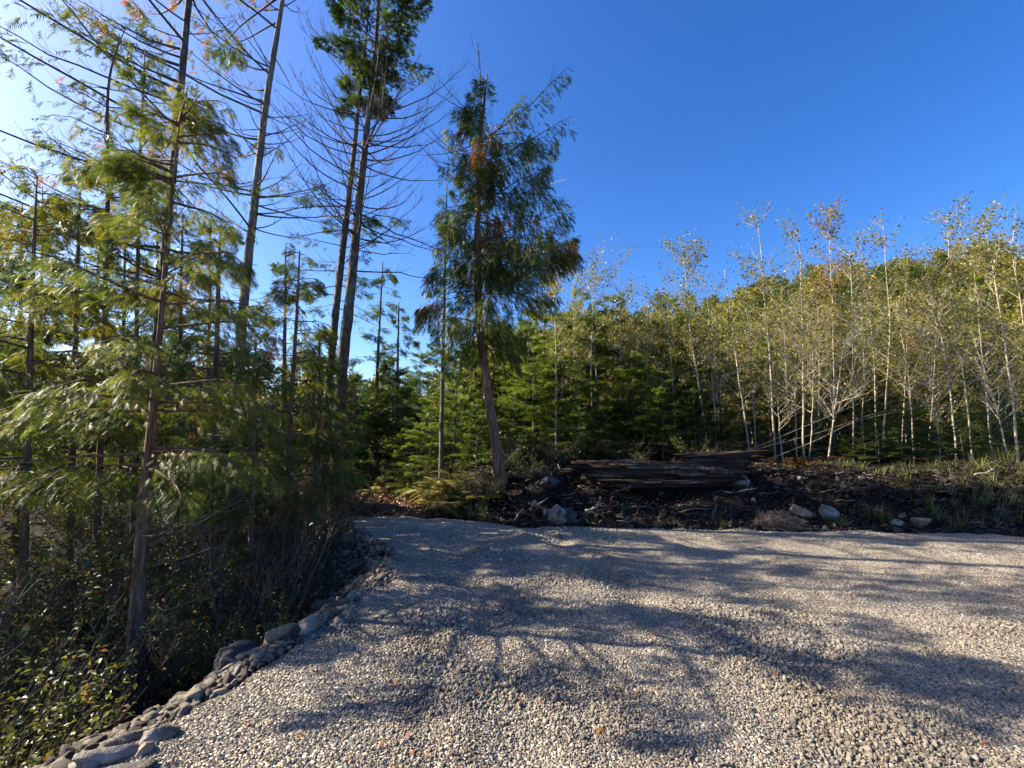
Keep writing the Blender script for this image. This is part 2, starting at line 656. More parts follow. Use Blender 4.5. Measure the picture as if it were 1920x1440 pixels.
# ------------------------------------------------------------------ stones and rocks
def ico(sub):
    import bmesh
    bm = bmesh.new()
    bmesh.ops.create_icosphere(bm, subdivisions=sub, radius=1.0)
    V = np.array([v.co[:] for v in bm.verts])
    Fa = np.array([[v.index for v in f.verts] for f in bm.faces])
    bm.free()
    return V, Fa


ICO = {k: ico(k) for k in (1, 2, 3, 4)}


def rock(seed, sub=2, planes=11, dims=(1, 1, 1), rough=.04, soft=.12):
    """An angular stone: a sphere cut by random planes."""
    r = np.random.default_rng(seed)
    V, Fa = ICO[sub]
    nrm = norm(r.normal(size=(planes, 3)))
    h = r.uniform(.5, .9, planes)
    dt = np.maximum(V @ nrm.T, 1e-3)
    q = np.where(dt > .15, h[None] / dt, 9.0)
    rad = np.minimum(q.min(1), 1.08)
    rad = rad * (1 - soft) + soft * .85
    if sub >= 3:
        rad = rad * (1 + rough * vnoise(V[:, 0] + 2 * V[:, 2], V[:, 1] - V[:, 2], 3, seed % 9) + rough * .5 * vnoise(V[:, 0] - V[:, 2], V[:, 1] * 2, 7, seed % 7))
    return V * rad[:, None] * np.array(dims), Fa


def rotz(V, a, tilt=0.0, roll=0.0):
    m = np.array(Euler((tilt, roll, a)).to_matrix())
    return V @ m.T


SRC = {}


def source(name, V, Fa, mat, smooth=False):
    """An unlinked object that only serves as the shape of scattered pieces."""
    o = bpy.data.objects.new(name, MB().add(V, Fa).mesh(name, mat, (0, 0, 0), smooth))
    return o


def gn_scatter(name, pts, rot, scl, sources, label=None):
    col = bpy.data.collections.new(name + '_shapes')
    for o in sources:
        col.objects.link(o)
    me = bpy.data.meshes.new(name)
    n = len(pts)
    me.vertices.add(n)
    me.vertices.foreach_set('co', np.asarray(pts, np.float32).ravel())
    a = me.attributes.new('rot', 'FLOAT_VECTOR', 'POINT')
    a.data.foreach_set('vector', np.asarray(rot, np.float32).ravel())
    a = me.attributes.new('scl', 'FLOAT', 'POINT')
    a.data.foreach_set('value', np.asarray(scl, np.float32))
    a = me.attributes.new('idx', 'INT', 'POINT')
    a.data.foreach_set('value', RNG.integers(0, len(sources), n).astype(np.int32))
    ob = bpy.data.objects.new(name, me)
    COL.objects.link(ob)
    ng = bpy.data.node_groups.new(name, 'GeometryNodeTree')
    ng.interface.new_socket('Geometry', in_out='INPUT', socket_type='NodeSocketGeometry')
    ng.interface.new_socket('Geometry', in_out='OUTPUT', socket_type='NodeSocketGeometry')
    N, L = ng.nodes, ng.links
    gi, go = N.new('NodeGroupInput'), N.new('NodeGroupOutput')
    ci = N.new('GeometryNodeCollectionInfo')
    ci.inputs['Collection'].default_value = col
    ci.inputs['Separate Children'].default_value = True
    ci.inputs['Reset Children'].default_value = True
    ip = N.new('GeometryNodeInstanceOnPoints')
    ip.inputs['Pick Instance'].default_value = True

    def attr(nm, ty):
        x = N.new('GeometryNodeInputNamedAttribute')
        x.data_type = ty
        x.inputs['Name'].default_value = nm
        return x.outputs['Attribute']
    L.new(gi.outputs[0], ip.inputs['Points'])
    L.new(ci.outputs[0], ip.inputs['Instance'])
    L.new(attr('idx', 'INT'), ip.inputs['Instance Index'])
    L.new(attr('rot', 'FLOAT_VECTOR'), ip.inputs['Rotation'])
    L.new(attr('scl', 'FLOAT'), ip.inputs['Scale'])
    L.new(ip.outputs[0], go.inputs[0])
    md = ob.modifiers.new('scatter', 'NODES')
    md.node_group = ng
    ob['kind'] = 'stuff'
    if label:
        ob['label'] = label
    return ob


def rand_rot(n, flat=.5):
    return np.stack([RNG.normal(0, flat, n), RNG.normal(0, flat, n), RNG.uniform(0, 6.28, n)], -1)


gsrc = []
for k in range(8):
    V, Fa = rock(100 + k, 1, 7, RNG.uniform(.75, 1.3, 3) * (1, .8, .62), soft=.05)
    gsrc.append(source('gravel_stone', V, Fa, M['gravel_stone']))
N = 860000
gp = np.stack([RNG.uniform(-3.2, 9.5, N), 1.1 + 6.2 * RNG.random(N) ** 1.25], -1)
e = np.minimum(gp[:, 0] - xl(gp[:, 1]), yf(gp[:, 0]) - gp[:, 1]) + .12 * vnoise(gp[:, 0], gp[:, 1], 2.5, 11)
gp = gp[(e > -.08) & (gp[:, 0] < 1.3 * gp[:, 1] + 2.0) & (gp[:, 0] > -1.3 * gp[:, 1] - 1.5)]
coarse = sm(.05, .75, vnoise(gp[:, 0], gp[:, 1], .9, 21) + .55 * vnoise(gp[:, 0], gp[:, 1], 2.6, 22))
size = np.exp(RNG.normal(math.log(.0054), .36, len(gp))) * (1 + .85 * coarse * RNG.random(len(gp)))
gz = gravel_z(gp[:, 0], gp[:, 1]) + size * (.06 + .34 * np.clip(coarse, 0, 1))
gn_scatter('gravel', np.column_stack([gp, gz]), rand_rot(len(gp), .6), size, gsrc, 'crushed pale grey gravel spread over the road')

# cobble slope on the left shoulder
csrc = []
for k in range(8):
    V, Fa = rock(200 + k, 2, 10, RNG.uniform(.8, 1.35, 3) * (1, .8, .6), soft=.06)
    csrc.append(source('cobble_stone', V, Fa, M['cobble']))
N = 11000
cy = RNG.uniform(.9, 8.2, N)
wd = np.interp(cy, [0, 2.5, 3.5, 4.5, 6, 7.5, 8.2], [.55, .45, .5, 1.0, 1.6, 1.1, .5])
cx = xl(cy) - wd * RNG.random(N) ** .8 + .10
cs = np.exp(RNG.normal(math.log(.021), .4, N))
gn_scatter('cobbles', np.column_stack([cx, cy, G(cx, cy) + .015]), rand_rot(N, .5), cs, csrc, 'small grey cobbles lining the shaded road shoulder')

shared = [rock(300 + k, 3, 9, RNG.uniform(.8, 1.3, 3) * (1, .75, .55), .05, .05) for k in range(7)]
smesh = [MB().add(V, Fa).mesh('shoulder_stone', M['cobble'], (0, 0, 0), False) for V, Fa in shared]
for k in range(240):
    y = 1.5 + 6.2 * RNG.random() ** 1.2
    w_ = float(np.interp(y, [0, 2.5, 3.5, 4.5, 6, 7.5], [.5, .42, .45, .8, 1.2, .8]))
    x = float(xl(y)) - w_ * RNG.random() + .04
    sz = float(np.exp(RNG.normal(math.log(.036), .35)))
    o = bpy.data.objects.new('shoulder_stone', smesh[k % 7])
    COL.objects.link(o)
    o.location = (x, y, float(G(x, y)) + sz * .3 + .015)
    o.rotation_euler = [float(v) for v in rand_rot(1, .35)[0]]
    o.scale = (sz, sz, sz)
    tag(o, 'small grey cobble lying among many along the road shoulder', 'stone', 'cobbles along the gravel shoulder')


def place_rock(name, px, py, d, dims, mat, label, seed, rz=0.0, tilt=0.0, roll=0.0, sink=.3, planes=14, soft=.02, z=None):
    """A boulder centred at a photograph pixel, standing on the ground there."""
    p = P(px, py, d)
    zz = float(G(p[0], p[1])) + dims[2] * (1 - 1.5 * sink) if z is None else z
    V, Fa = rock(seed, 4, planes, dims, .05, soft)
    o = MB().add(rotz(V, rz, tilt, roll), Fa).build(name, mat, None, False, (0, 0, 0))
    o.location = (float(p[0]), float(p[1]), zz)
    return tag(o, label, 'rock')


def gd(py):   # forward distance of flat ground seen at photograph row py
    return CAMZ * F / (py - 800.3)


ROCKS = [
    ('flat_rock', 225, 1415, gd(1415), (.15, .085, .045), 'rock_grey', 'long pale flat stone nearest the bottom of the gravel shoulder', 11, .45),
    ('flat_rock', 215, 1392, gd(1385), (.16, .06, .05), 'rock_grey', 'long grey stone just behind the pale flat shoulder stone', 12, .5),
    ('stone', 275, 1378, gd(1375), (.06, .05, .045), 'rock_tan', 'squat tan stone at the end of the long grey stone', 13, .2),
    ('stone', 300, 1355, gd(1352), (.09, .05, .055), 'rock_grey', 'rounded grey stone on the shoulder below the near cedar', 14, .5),
    ('stone', 170, 1405, gd(1400), (.06, .05, .04), 'rock_grey', 'dark grey rounded stone beside the pale flat stone', 15, .9),
    ('stone', 245, 1360, gd(1352), (.11, .05, .045), 'cobble', 'slender grey stone at the outer shoulder below the cedar trunk', 16, .6),
    ('stone', 150, 1425, gd(1420), (.07, .05, .04), 'rock_grey', 'grey stone at the lowest end of the shoulder', 17, .4),
    ('stone', 120, 1412, gd(1412), (.12, .05, .04), 'cobble', 'long low stone at the outer lip of the shoulder', 18, .5),
    ('stone', 470, 1215, gd(1205), (.09, .06, .05), 'rock_tan', 'sunlit orange stone half sunk in the road edge', 19, .7),
    ('boulder', 575, 1180, gd(1172), (.15, .08, .08), 'rock_grey', 'angular grey boulder on the shoulder with a lit upper face', 20, .7),
    ('boulder', 532, 1188, gd(1180), (.13, .05, .09), 'rock_tan', 'tilted tan slab beside the angular grey boulder', 21, .9),
    ('boulder', 445, 1225, 3.5, (.22, .17, .13), 'rock_dark', 'large dark boulder in the ditch below the shoulder', 22, .4),
    ('stone', 657, 1132, gd(1132), (.06, .045, .045), 'rock_tan', 'smooth tan stone on top of the shoulder cobbles', 23, .6),
    ('stone', 637, 1160, gd(1158), (.075, .06, .05), 'rock_grey', 'pale square stone at the road edge in front of the tan one', 24, .2),
    ('stone', 608, 1148, gd(1150), (.055, .04, .03), 'rock_grey', 'thin white sunlit flake stone among the cobbles', 25, .5),
    ('stone', 690, 1118, gd(1115), (.05, .045, .045), 'rock_grey', 'upright grey stone at the far end of the stone cluster', 26, .3),
    ('stone', 665, 1110, gd(1112), (.07, .045, .045), 'rock_grey', 'pointed grey stone behind the smooth tan stone', 27, .8),
    ('boulder', 1042, 958, 7.55, (.17, .16, .21), 'rock_mossy', 'upright mossy pale boulder at the foot of the bank', 31, .2),
    ('boulder', 1068, 965, 7.62, (.15, .13, .15), 'rock_dark', 'dark boulder directly beside the mossy pale boulder', 32, .8),
    ('rock', 1025, 938, 7.8, (.06, .05, .10), 'rock_grey', 'small grey upright rock above the mossy pale boulder', 33, .2),
    ('rock', 1000, 940, 7.9, (.06, .05, .16), 'rock_tan', 'pale tan shard leaning at the end of the bank', 34, .3),
    ('boulder', 1030, 905, 8.4, (.26, .2, .18), 'rock_dark', 'dark pointed boulder between the leaning cedar and the log', 35, .5),
    ('boulder', 1380, 888, 8.75, (.24, .2, .15), 'rock_grey', 'blue grey rock resting against the end of the rotten log', 36, .4),
    ('boulder', 1505, 938, 7.75, (.22, .14, .15), 'rock_tan', 'square brown block with a pale left edge behind the straw heap', 37, .1),
    ('boulder', 1555, 955, 7.65, (.22, .17, .19), 'rock_grey', 'dark grey faceted boulder to the right of the brown block', 38, .6),
    ('rock', 1681, 975, 7.3, (.115, .09, .09), 'rock_tan', 'pale cream rock at the foot of the grassy bank', 39, .4),
    ('rock', 1725, 972, 7.35, (.19, .13, .11), 'rock_tan', 'wide flat tan boulder beside the pale cream rock', 40, .2),
    ('rock', 1692, 955, 7.6, (.08, .07, .06), 'rock_grey', 'small grey rock just above the pale cream rock', 41, .2),
    ('rock', 1546, 982, 7.25, (.06, .05, .05), 'rock_tan', 'small orange tan stone at the end of the straw heap', 42, .6),
    ('rock', 1765, 988, 7.1, (.08, .06, .03), 'rock_grey', 'low grey stone sunk at the road edge near the grass', 43, .6),
    ('rock', 1878, 930, 8.4, (.13, .08, .05), 'rock_tan', 'flat tan stone on the grassy end of the bank', 44, .1),
    ('rock', 1413, 915, 8.2, (.06, .05, .07), 'rock_grey', 'small pale stone below the end of the rotten log', 45, .1),
    ('rock', 1500, 899, 8.8, (.09, .06, .03), 'rock_tan', 'small flat pale stone on the top of the dark bank', 46, .1),
]
for r_ in ROCKS:
    nm, px, py, d, dims, mt, lab, seed, rz = r_
    place_rock(nm, px, py, d, dims, M[mt], lab, seed, rz, tilt=RNG.normal(0, .15), roll=RNG.normal(0, .2), sink=.28)


# ------------------------------------------------------------------ trunks, branches, foliage
def smooth_path(pts, n):
    pts = np.asarray(pts, float)
    t = np.concatenate(([0], np.cumsum(np.linalg.norm(np.diff(pts[:, :3], axis=0), axis=1))))
    tt = np.linspace(0, t[-1], n)
    out = np.stack([np.interp(tt, t, pts[:, k]) for k in range(pts.shape[1])], -1)
    for _ in range(max(1, n // 10)):
        out[1:-1] = .25 * out[:-2] + .5 * out[1:-1] + .25 * out[2:]
    return out


class Trunk:
    """A trunk through photograph pixels (px, py, width in pixels) at one forward distance."""

    def __init__(self, pts, d, n=44, ground=True, rmin=.003, lean=0.0):
        q = []
        for k, (px, py, w) in enumerate(pts):
            p = P(px, py, d + lean * k / max(1, len(pts) - 1))
            q.append((*p, max(rmin, .46 * w / F * d * CP / math.sqrt(1 + ((px - 960) / F) ** 2))))
        if ground:
            b = q[0]
            z0 = float(G(b[0], b[1])) - .12
            if b[2] > z0 + .05:
                q.insert(0, (b[0] + .02, b[1], z0, b[3] * 1.12))
            else:
                q[0] = (b[0], b[1], z0, b[3])
        self.q = smooth_path(q, n)
        self.base = np.array((self.q[0, 0], self.q[0, 1], self.q[0, 2] + .12))

    def at(self, z):
        return np.stack([np.interp(z, self.q[:, 2], self.q[:, k]) for k in range(3)], -1)

    def rad(self, z):
        return np.interp(z, self.q[:, 2], self.q[:, 3])

    def top(self):
        return self.q[-1, 2]

    def mesh(self, sides=14, wob=.05, flare=.35):
        q = self.q
        h = q[:, 2] - q[0, 2]
        r = q[:, 3] * (1 + flare * np.exp(-h / .25))
        mb = MB()
        tubes(mb, q[None, :, :3], r[None], sides, .5, True, wob)
        return mb


def branch_paths(tr, z, az, L, rise, curve, n=9, wob=.03, tipdrop=0.0):
    """Branches from the trunk: z (B,), azimuth, length; vertical = L*(rise t + curve t^2 - tipdrop t^4)."""
    B = len(z)
    t = np.linspace(0, 1, n)[None, :]
    p0 = tr.at(z)
    L = np.asarray(L)[:, None]
    azj = az[:, None] + np.cumsum(RNG.normal(0, wob * 2, (B, n)), 1)
    step = L / (n - 1)
    dx = np.concatenate([np.zeros((B, 1)), np.cumsum(np.cos(azj[:, 1:]) * step, 1)], 1)
    dy = np.concatenate([np.zeros((B, 1)), np.cumsum(np.sin(azj[:, 1:]) * step, 1)], 1)
    rise = np.broadcast_to(rise, (B,))[:, None]
    curve = np.broadcast_to(curve, (B,))[:, None]
    dz = L * (rise * t + curve * t ** 2 - tipdrop * t ** 4) + np.cumsum(RNG.normal(0, wob, (B, n)), 1) * L * t * .5
    return p0[:, None, :] + np.stack([dx, dy, dz], -1)


def branch_radii(L, r0, n=9, tip=.12):
    t = np.linspace(0, 1, n)[None, :]
    return np.asarray(r0)[:, None] * ((1 - t) ** .8 * (1 - tip) + tip)


def pick(PB, b, t):
    """Point and tangent at fraction t on branch b."""
    n = PB.shape[1]
    f = np.clip(t, 0, .999) * (n - 1)
    i = f.astype(int)
    w = (f - i)[:, None]
    a, c = PB[b, i], PB[b, i + 1]
    return a * (1 - w) + c * w, norm(c - a)


UP = np.array((0, 0, 1.0))


def side_twigs(PB, Lb, per_m, l0, l1, rad, up=.25, tmin=.25, n=5, curl=.3):
    """Thin twigs growing off branches; returns paths, radii, owner."""
    cnt = RNG.poisson(np.asarray(Lb) * per_m)
    b = np.repeat(np.arange(len(PB)), cnt)
    if len(b) == 0:
        return np.zeros((0, n, 3)), np.zeros((0, n)), b
    t = RNG.uniform(tmin, .98, len(b))
    p, tg = pick(PB, b, t)
    lat = norm(np.cross(tg, UP)) * RNG.choice([-1, 1], len(b))[:, None]
    d = norm(tg * RNG.uniform(.5, 1, (len(b), 1)) + lat * RNG.uniform(.2, .9, (len(b), 1)) + UP * (up + RNG.normal(0, .25, (len(b), 1))))
    ln = RNG.uniform(l0, l1, len(b)) * (1.15 - .6 * t)
    s_ = np.linspace(0, 1, n)[None, :, None]
    W = p[:, None] + d[:, None] * s_ * ln[:, None, None] + UP * (curl * ln)[:, None, None] * s_ ** 2 + np.cumsum(RNG.normal(0, .03, (len(b), n, 3)), 1) * ln[:, None, None] * s_
    rr = np.broadcast_to(np.linspace(rad, rad * .35, n), (len(b), n))
    return W, rr, b


def sprays(mb, PB, Lb, tpls, per_m, size, spread, droop, tmin=.2, tint=(.45, .13), updown=.35, rust=0.0, clump=0.0, bias=1.0, patchy=0.0):
    """Foliage sprays along side branchlets of the branches."""
    vary = RNG.uniform(1 - .75 * min(1, patchy * 1.3), 1 + .75 * min(1, patchy * 1.3), len(PB))
    cnt = RNG.poisson(np.maximum(np.asarray(Lb) * per_m * vary, 0))
    b = np.repeat(np.arange(len(PB)), cnt)
    if len(b) == 0:
        return
    t = tmin + (1 - tmin) * RNG.random(len(b)) ** bias
    if patchy:
        cen = tmin + (1 - tmin) * RNG.random((len(PB), 3)) ** .7
        tc = cen[b, RNG.integers(0, 3, len(b))] + RNG.normal(0, .075, len(b))
        t = np.clip(np.where(RNG.random(len(b)) < patchy, tc, t), tmin * .6, .99)
    p, tg = pick(PB, b, t)
    sg = RNG.choice([-1, 1], len(b))[:, None]
    lat = norm(np.cross(tg, UP)) * sg
    s_ = norm(tg * .75 + lat * RNG.uniform(.3, 1.1, (len(b), 1)) + UP * RNG.normal(0, .12, (len(b), 1)))
    l2 = spread * np.asarray(Lb)[b] * (1.12 - t) * RNG.random(len(b)) ** .7
    pos = p + s_ * l2[:, None] - UP * (droop * l2 * (.4 + l2))[:, None]
    if clump:
        pos = pos - UP * (RNG.random(len(b)) ** 2 * clump)[:, None]
    d = norm(s_ + RNG.normal(0, .25, (len(b), 3)) - UP * (droop * RNG.uniform(.3, 1.3, len(b)))[:, None])
    up = norm(UP + RNG.normal(0, updown, (len(b), 3)) + lat * .15)
    tb = RNG.normal(0, tint[1] * .6, len(PB))[b]
    ti = np.clip(tint[0] + tb + RNG.normal(0, tint[1], len(b)), 0, .75)
    if rust:
        cell = np.floor(pos * 2.2).astype(int)
        hsh = (np.abs(cell[:, 0] * 73856093 ^ cell[:, 1] * 19349663 ^ cell[:, 2] * 83492791) % 1000) / 1000.0
        ti = np.where(hsh < rust, RNG.uniform(.84, 1, len(b)), ti)
    scatter_mix(mb, tpls, pos, d, up, size * RNG.uniform(.55, 1.3, len(b)), ti)


def az_bias(n, centre, spread):
    return centre + RNG.normal(0, spread, n)


def build_branches(parent, PB, RB, mat, tw=None, sides=6, name='branch'):
    """Each branch, with the twigs that grow on it, is a part of its own."""
    for k in range(len(PB)):
        mb = MB()
        tubes(mb, PB[k:k + 1], RB[k:k + 1], sides)
        if tw is not None:
            for W, rr, b in tw:
                m = b == k
                if m.any():
                    tubes(mb, W[m], rr[m], 3, .5, False)
        mb.build(name, mat, parent, True)


# ---- the near cedar at the road edge
def near_cedar():
    tr = Trunk([(245, 1335, 40), (256, 1150, 32), (269, 950, 27), (286, 780, 19), (300, 620, 13), (312, 470, 10), (324, 340, 7), (338, 215, 4), (345, 150, 2)], 4.2)
    t = thing('cedar_tree', 'near cedar with reddish trunk rising from the ditch at the gravel edge', 'tree', tr.base)
    tr.mesh(18, .05, .3).build('trunk', M['bark_cedar'], t, True)
    n = 58
    z = np.sort(RNG.uniform(tr.base[2] + 2.15, tr.top() - .05, n))
    h = (z - z[0]) / (z[-1] - z[0])
    az = RNG.uniform(0, 2 * np.pi, n)
    L = (.95 * (1 - h) ** .6 + .28) * RNG.uniform(.7, 1.15, n)
    PB = branch_paths(tr, z, az, L, -.05 + .3 * h, .12, wob=.035, tipdrop=.25)
    RB = branch_radii(L, .010 + .006 * L)
    build_branches(t, PB, RB, M['bark_cedar'])
    mb = MB()
    sprays(mb, PB, L, CED, 205, .086, .48, .5, .12, (.54, .12), .45, .025, .14, 1.0, .4)
    mb.build('crown', M['cedar'], t)
    # bare low branches
    n = 16
    z = np.sort(RNG.uniform(tr.base[2] + .7, tr.base[2] + 2.2, n))
    L = RNG.uniform(.4, 1.2, n)
    PB = branch_paths(tr, z, RNG.uniform(0, 6.28, n), L, RNG.normal(.1, .2, n), .0, wob=.06)
    build_branches(t, PB, branch_radii(L, .007 + .003 * L), M['twig'], [side_twigs(PB, L, 5, .1, .3, .0025)], 5, 'dead_branch')
    return t


near_cedar()


def sparse_tall(name, label, pts, d, bark, spec, cat='tree', foliage=None, sides=14, top_crown=None):
    tr = Trunk(pts, d)
    t = thing(name, label, cat, tr.base)
    tr.mesh(sides, .05, .3).build('trunk', bark, t, True)
    fol = MB()
    for sp in spec:
        n = sp['n']
        z0, z1 = P(960, sp['y0'], d)[2], P(960, sp['y1'], d)[2]
        z = np.sort(RNG.uniform(min(z0, z1), max(z0, z1), n))
        az = sp['az'](n)
        L = RNG.uniform(*sp['L'], n)
        if 'taper' in sp:
            hh = (z - z.min()) / max(1e-6, z.max() - z.min())
            L = L * (1 - sp['taper'] * hh)
        PB = branch_paths(tr, z, az, L, RNG.normal(*sp['rise'], n), RNG.normal(*sp['curve'], n), wob=sp.get('wob', .035), tipdrop=sp.get('tip', 0))
        tw = [side_twigs(PB, L, sp.get('tw', 4), .15, .6, .004, sp.get('twup', .3), .3)]
        if sp.get('tw2'):
            W, rr, b = tw[0]
            l2 = np.linalg.norm(W[:, -1] - W[:, 0], axis=1)
            W2, r2, b2 = side_twigs(W, l2, sp['tw2'], .08, .3, .0028, .3, .2)
            tw.append((W2, r2, b[b2] if len(b2) else b2))
        build_branches(t, PB, branch_radii(L, sp.get('r', .012) * (.6 + .4 * L)), sp.get('mat', M['twig']), tw, 5, sp.get('name', 'branch'))
        if 'fol' in sp:
            f = sp['fol']
            sprays(fol, PB, L, f.get('tpl', CED_LOW), f['per'], f['size'], f.get('spread', .3), f.get('droop', .5), f.get('tmin', .25), f.get('tint', (.35, .12)), .4, f.get('rust', 0), f.get('clump', .1), f.get('bias', 1), f.get('patchy', .6))
    if fol.n:
        fol.build('crown', foliage or M['cedar'], t)
    return t


ALL = lambda n: RNG.uniform(0, 2 * np.pi, n)
PI = math.pi

# dark tall trunk directly behind the near cedar, long branches sweeping up to the left
sparse_tall('conifer_tree', 'tall dark bare trunk with sparse brown sprays rising behind the near cedar',
            [(268, 1000, 28), (296, 620, 22), (318, 380, 19), (334, 220, 17), (345, 100, 16), (354, 0, 15), (372, -180, 11)], 7.4, M['bark_fir'],
            [dict(n=42, y0=560, y1=-220, az=lambda n: az_bias(n, PI, .6), L=(1.6, 3.8), rise=(.22, .14), curve=(.25, .1), tw=5, tw2=3, r=.013,
                  fol=dict(per=17, size=.14, spread=.22, droop=.8, tint=(.42, .14), rust=.16, tmin=.4, clump=.22)),
             dict(n=18, y0=560, y1=-150, az=ALL, L=(.8, 1.8), rise=(.15, .2), curve=(.2, .1), tw=5, tw2=2, r=.011,
                  fol=dict(per=18, size=.14, spread=.3, droop=.8, tint=(.4, .14), rust=.14, tmin=.3, clump=.2))])

# tall grey dead trunk
sparse_tall('dead_tree', 'tall grey dead trunk with bare curved branches between the near cedar and the forked firs',
            [(436, 960, 27), (452, 620, 23), (466, 480, 20), (480, 360, 18), (492, 240, 15), (505, 150, 14), (520, 60, 12), (530, 0, 10), (548, -130, 6)], 8.4, M['bark_grey'],
            [dict(n=30, y0=420, y1=-120, az=ALL, L=(.5, 1.1), rise=(.12, .15), curve=(.35, .15), tw=2, r=.013, name='dead_branch'),
             dict(n=22, y0=470, y1=-100, az=lambda n: az_bias(n, PI, .6), L=(1.6, 3.0), rise=(.25, .15), curve=(.25, .12), tw=5, tw2=3, r=.013,
                  fol=dict(per=13, size=.14, spread=.2, droop=.9, tint=(.4, .14), rust=.2, tmin=.5, clump=.2)),
             dict(n=9, y0=430, y1=330, az=lambda n: az_bias(n, .2, .6), L=(1.0, 2.0), rise=(-.15, .1), curve=(.25, .1), tw=4, r=.014, name='dead_branch')])

# forked firs
sparse_tall('fir_tree', 'thicker of two close fir trunks with leafy top and bare upswept branches',
            [(628, 960, 30), (640, 700, 24), (656, 560, 22), (669, 420, 19), (681, 300, 15), (693, 200, 12), (704, 100, 10), (712, -40, 7), (716, -160, 5)], 8.8, M['bark_fir'],
            [dict(n=46, y0=470, y1=180, az=ALL, L=(1.0, 2.1), rise=(.05, .15), curve=(.55, .15), tw=6, tw2=4, r=.012, name='dead_branch', wob=.03),
             dict(n=12, y0=520, y1=370, az=ALL, L=(1.2, 2.1), rise=(-.25, .2), curve=(.05, .15), tw=5, tw2=3, r=.013, name='dead_branch', wob=.05),
             dict(n=60, y0=115, y1=-150, az=ALL, L=(.55, 1.35), rise=(.1, .15), curve=(.15, .1), tw=3, r=.011,
                  fol=dict(tpl=FIR, per=210, size=.105, spread=.5, droop=.35, tint=(.33, .13), tmin=.1)),
             dict(n=24, y0=215, y1=100, az=ALL, L=(.25, .6), rise=(.15, .2), curve=(.1, .1), tw=3, r=.01,
                  fol=dict(tpl=FIR, per=230, size=.10, spread=.55, droop=.35, tint=(.38, .13), tmin=.1))], foliage=M['fir'])
sparse_tall('fir_tree', 'thinner dark fir trunk with layered lower boughs close behind the thicker one',
            [(606, 960, 20), (616, 720, 17), (632, 560, 16), (648, 420, 14), (663, 290, 11), (676, 160, 8), (688, 60, 5), (692, 0, 3)], 9.15, M['bark_fir'],
            [dict(n=26, y0=430, y1=60, az=ALL, L=(.9, 1.9), rise=(.1, .15), curve=(.5, .15), tw=5, tw2=4, r=.011, name='dead_branch'),
             dict(n=26, y0=590, y1=350, az=ALL, L=(.6, 1.25), rise=(-.02, .12), curve=(.02, .1), tw=4, r=.011,
                  fol=dict(tpl=FIR_LOW, per=60, size=.15, spread=.36, droop=.4, tint=(.33, .12), tmin=.3)),
             dict(n=9, y0=215, y1=140, az=ALL, L=(.3, .55), rise=(.15, .2), curve=(.1, .1), tw=3, r=.01,
                  fol=dict(tpl=FIR_LOW, per=150, size=.17, spread=.45, droop=.35, tint=(.33, .13), tmin=.1))], foliage=M['fir'])

# leaning cedar in the middle
sparse_tall('cedar_tree', 'leaning cedar with bent lower trunk and drooping boughs in the middle of the view',
            [(940, 908, 24), (931, 840, 21), (919, 760, 17), (908, 690, 16), (901, 630, 18), (896, 540, 16), (895, 440, 14), (898, 330, 10), (903, 240, 7), (908, 190, 5), (913, 140, 3)], 8.6, M['bark_cedar'],
            [dict(n=64, y0=660, y1=170, az=ALL, L=(.3, .8), rise=(.0, .15), curve=(.0, .1), tw=3, r=.009, tip=.25, taper=.4,
                  fol=dict(tpl=CED_HANG, per=248, size=.12, spread=.55, droop=.9, tint=(.38, .14), tmin=.05, clump=.34, rust=.02)),
             dict(n=22, y0=640, y1=430, az=ALL, L=(.7, 1.3), rise=(.05, .12), curve=(.0, .1), tw=4, r=.012, tip=.25,
                  fol=dict(tpl=CED_HANG, per=223, size=.125, spread=.45, droop=1.35, tint=(.40, .15), tmin=.15, clump=.34, rust=.015)),
             dict(n=10, y0=570, y1=420, az=lambda n: az_bias(n, 0.1, .35), L=(1.5, 2.25), rise=(.12, .1), curve=(.2, .08), tw=4, r=.014, tip=.1,
                  fol=dict(tpl=CED_HANG, per=187, size=.125, spread=.32, droop=1.35, tint=(.40, .15), tmin=.2, clump=.34, rust=.02)),
             dict(n=18, y0=520, y1=330, az=ALL, L=(.5, 1.2), rise=(.1, .12), curve=(.1, .1), tw=4, r=.012, tip=.15,
                  fol=dict(tpl=CED_HANG, per=162, size=.125, spread=.4, droop=1.35, tint=(.40, .15), tmin=.15, clump=.34, rust=.02)),
             dict(n=13, y0=420, y1=240, az=lambda n: az_bias(n, 0.0, .4), L=(1.1, 1.9), rise=(.4, .15), curve=(.1, .15), tw=5, r=.013, tip=.05,
                  fol=dict(tpl=CED_HANG, per=142, size=.125, spread=.3, droop=1.35, tint=(.40, .15), tmin=.2, clump=.34, rust=.03)),
             dict(n=28, y0=340, y1=175, az=ALL, L=(.3, .85), rise=(.1, .15), curve=(.1, .1), tw=4, r=.01,
                  fol=dict(tpl=CED_HANG, per=154, size=.125, spread=.38, droop=1.35, tint=(.40, .15), tmin=.2, clump=.34, rust=.04)),
             dict(n=9, y0=400, y1=200, az=lambda n: az_bias(n, PI, .4), L=(.9, 1.6), rise=(.35, .15), curve=(.35, .1), tw=3, r=.011, name='dead_branch')])

# bare spike behind it
sparse_tall('dead_sapling', 'thin bare dead leader standing just behind the leaning cedar top',
            [(937, 905, 10), (914, 760, 9), (904, 680, 8), (896, 560, 7), (893, 460, 6), (896, 300, 5), (903, 170, 3), (896, 80, 1.5)], 9.1, M['twig'],
            [dict(n=14, y0=240, y1=90, az=ALL, L=(.12, .35), rise=(.4, .3), curve=(.2, .1), tw=5, r=.006, name='dead_branch')], sides=8)

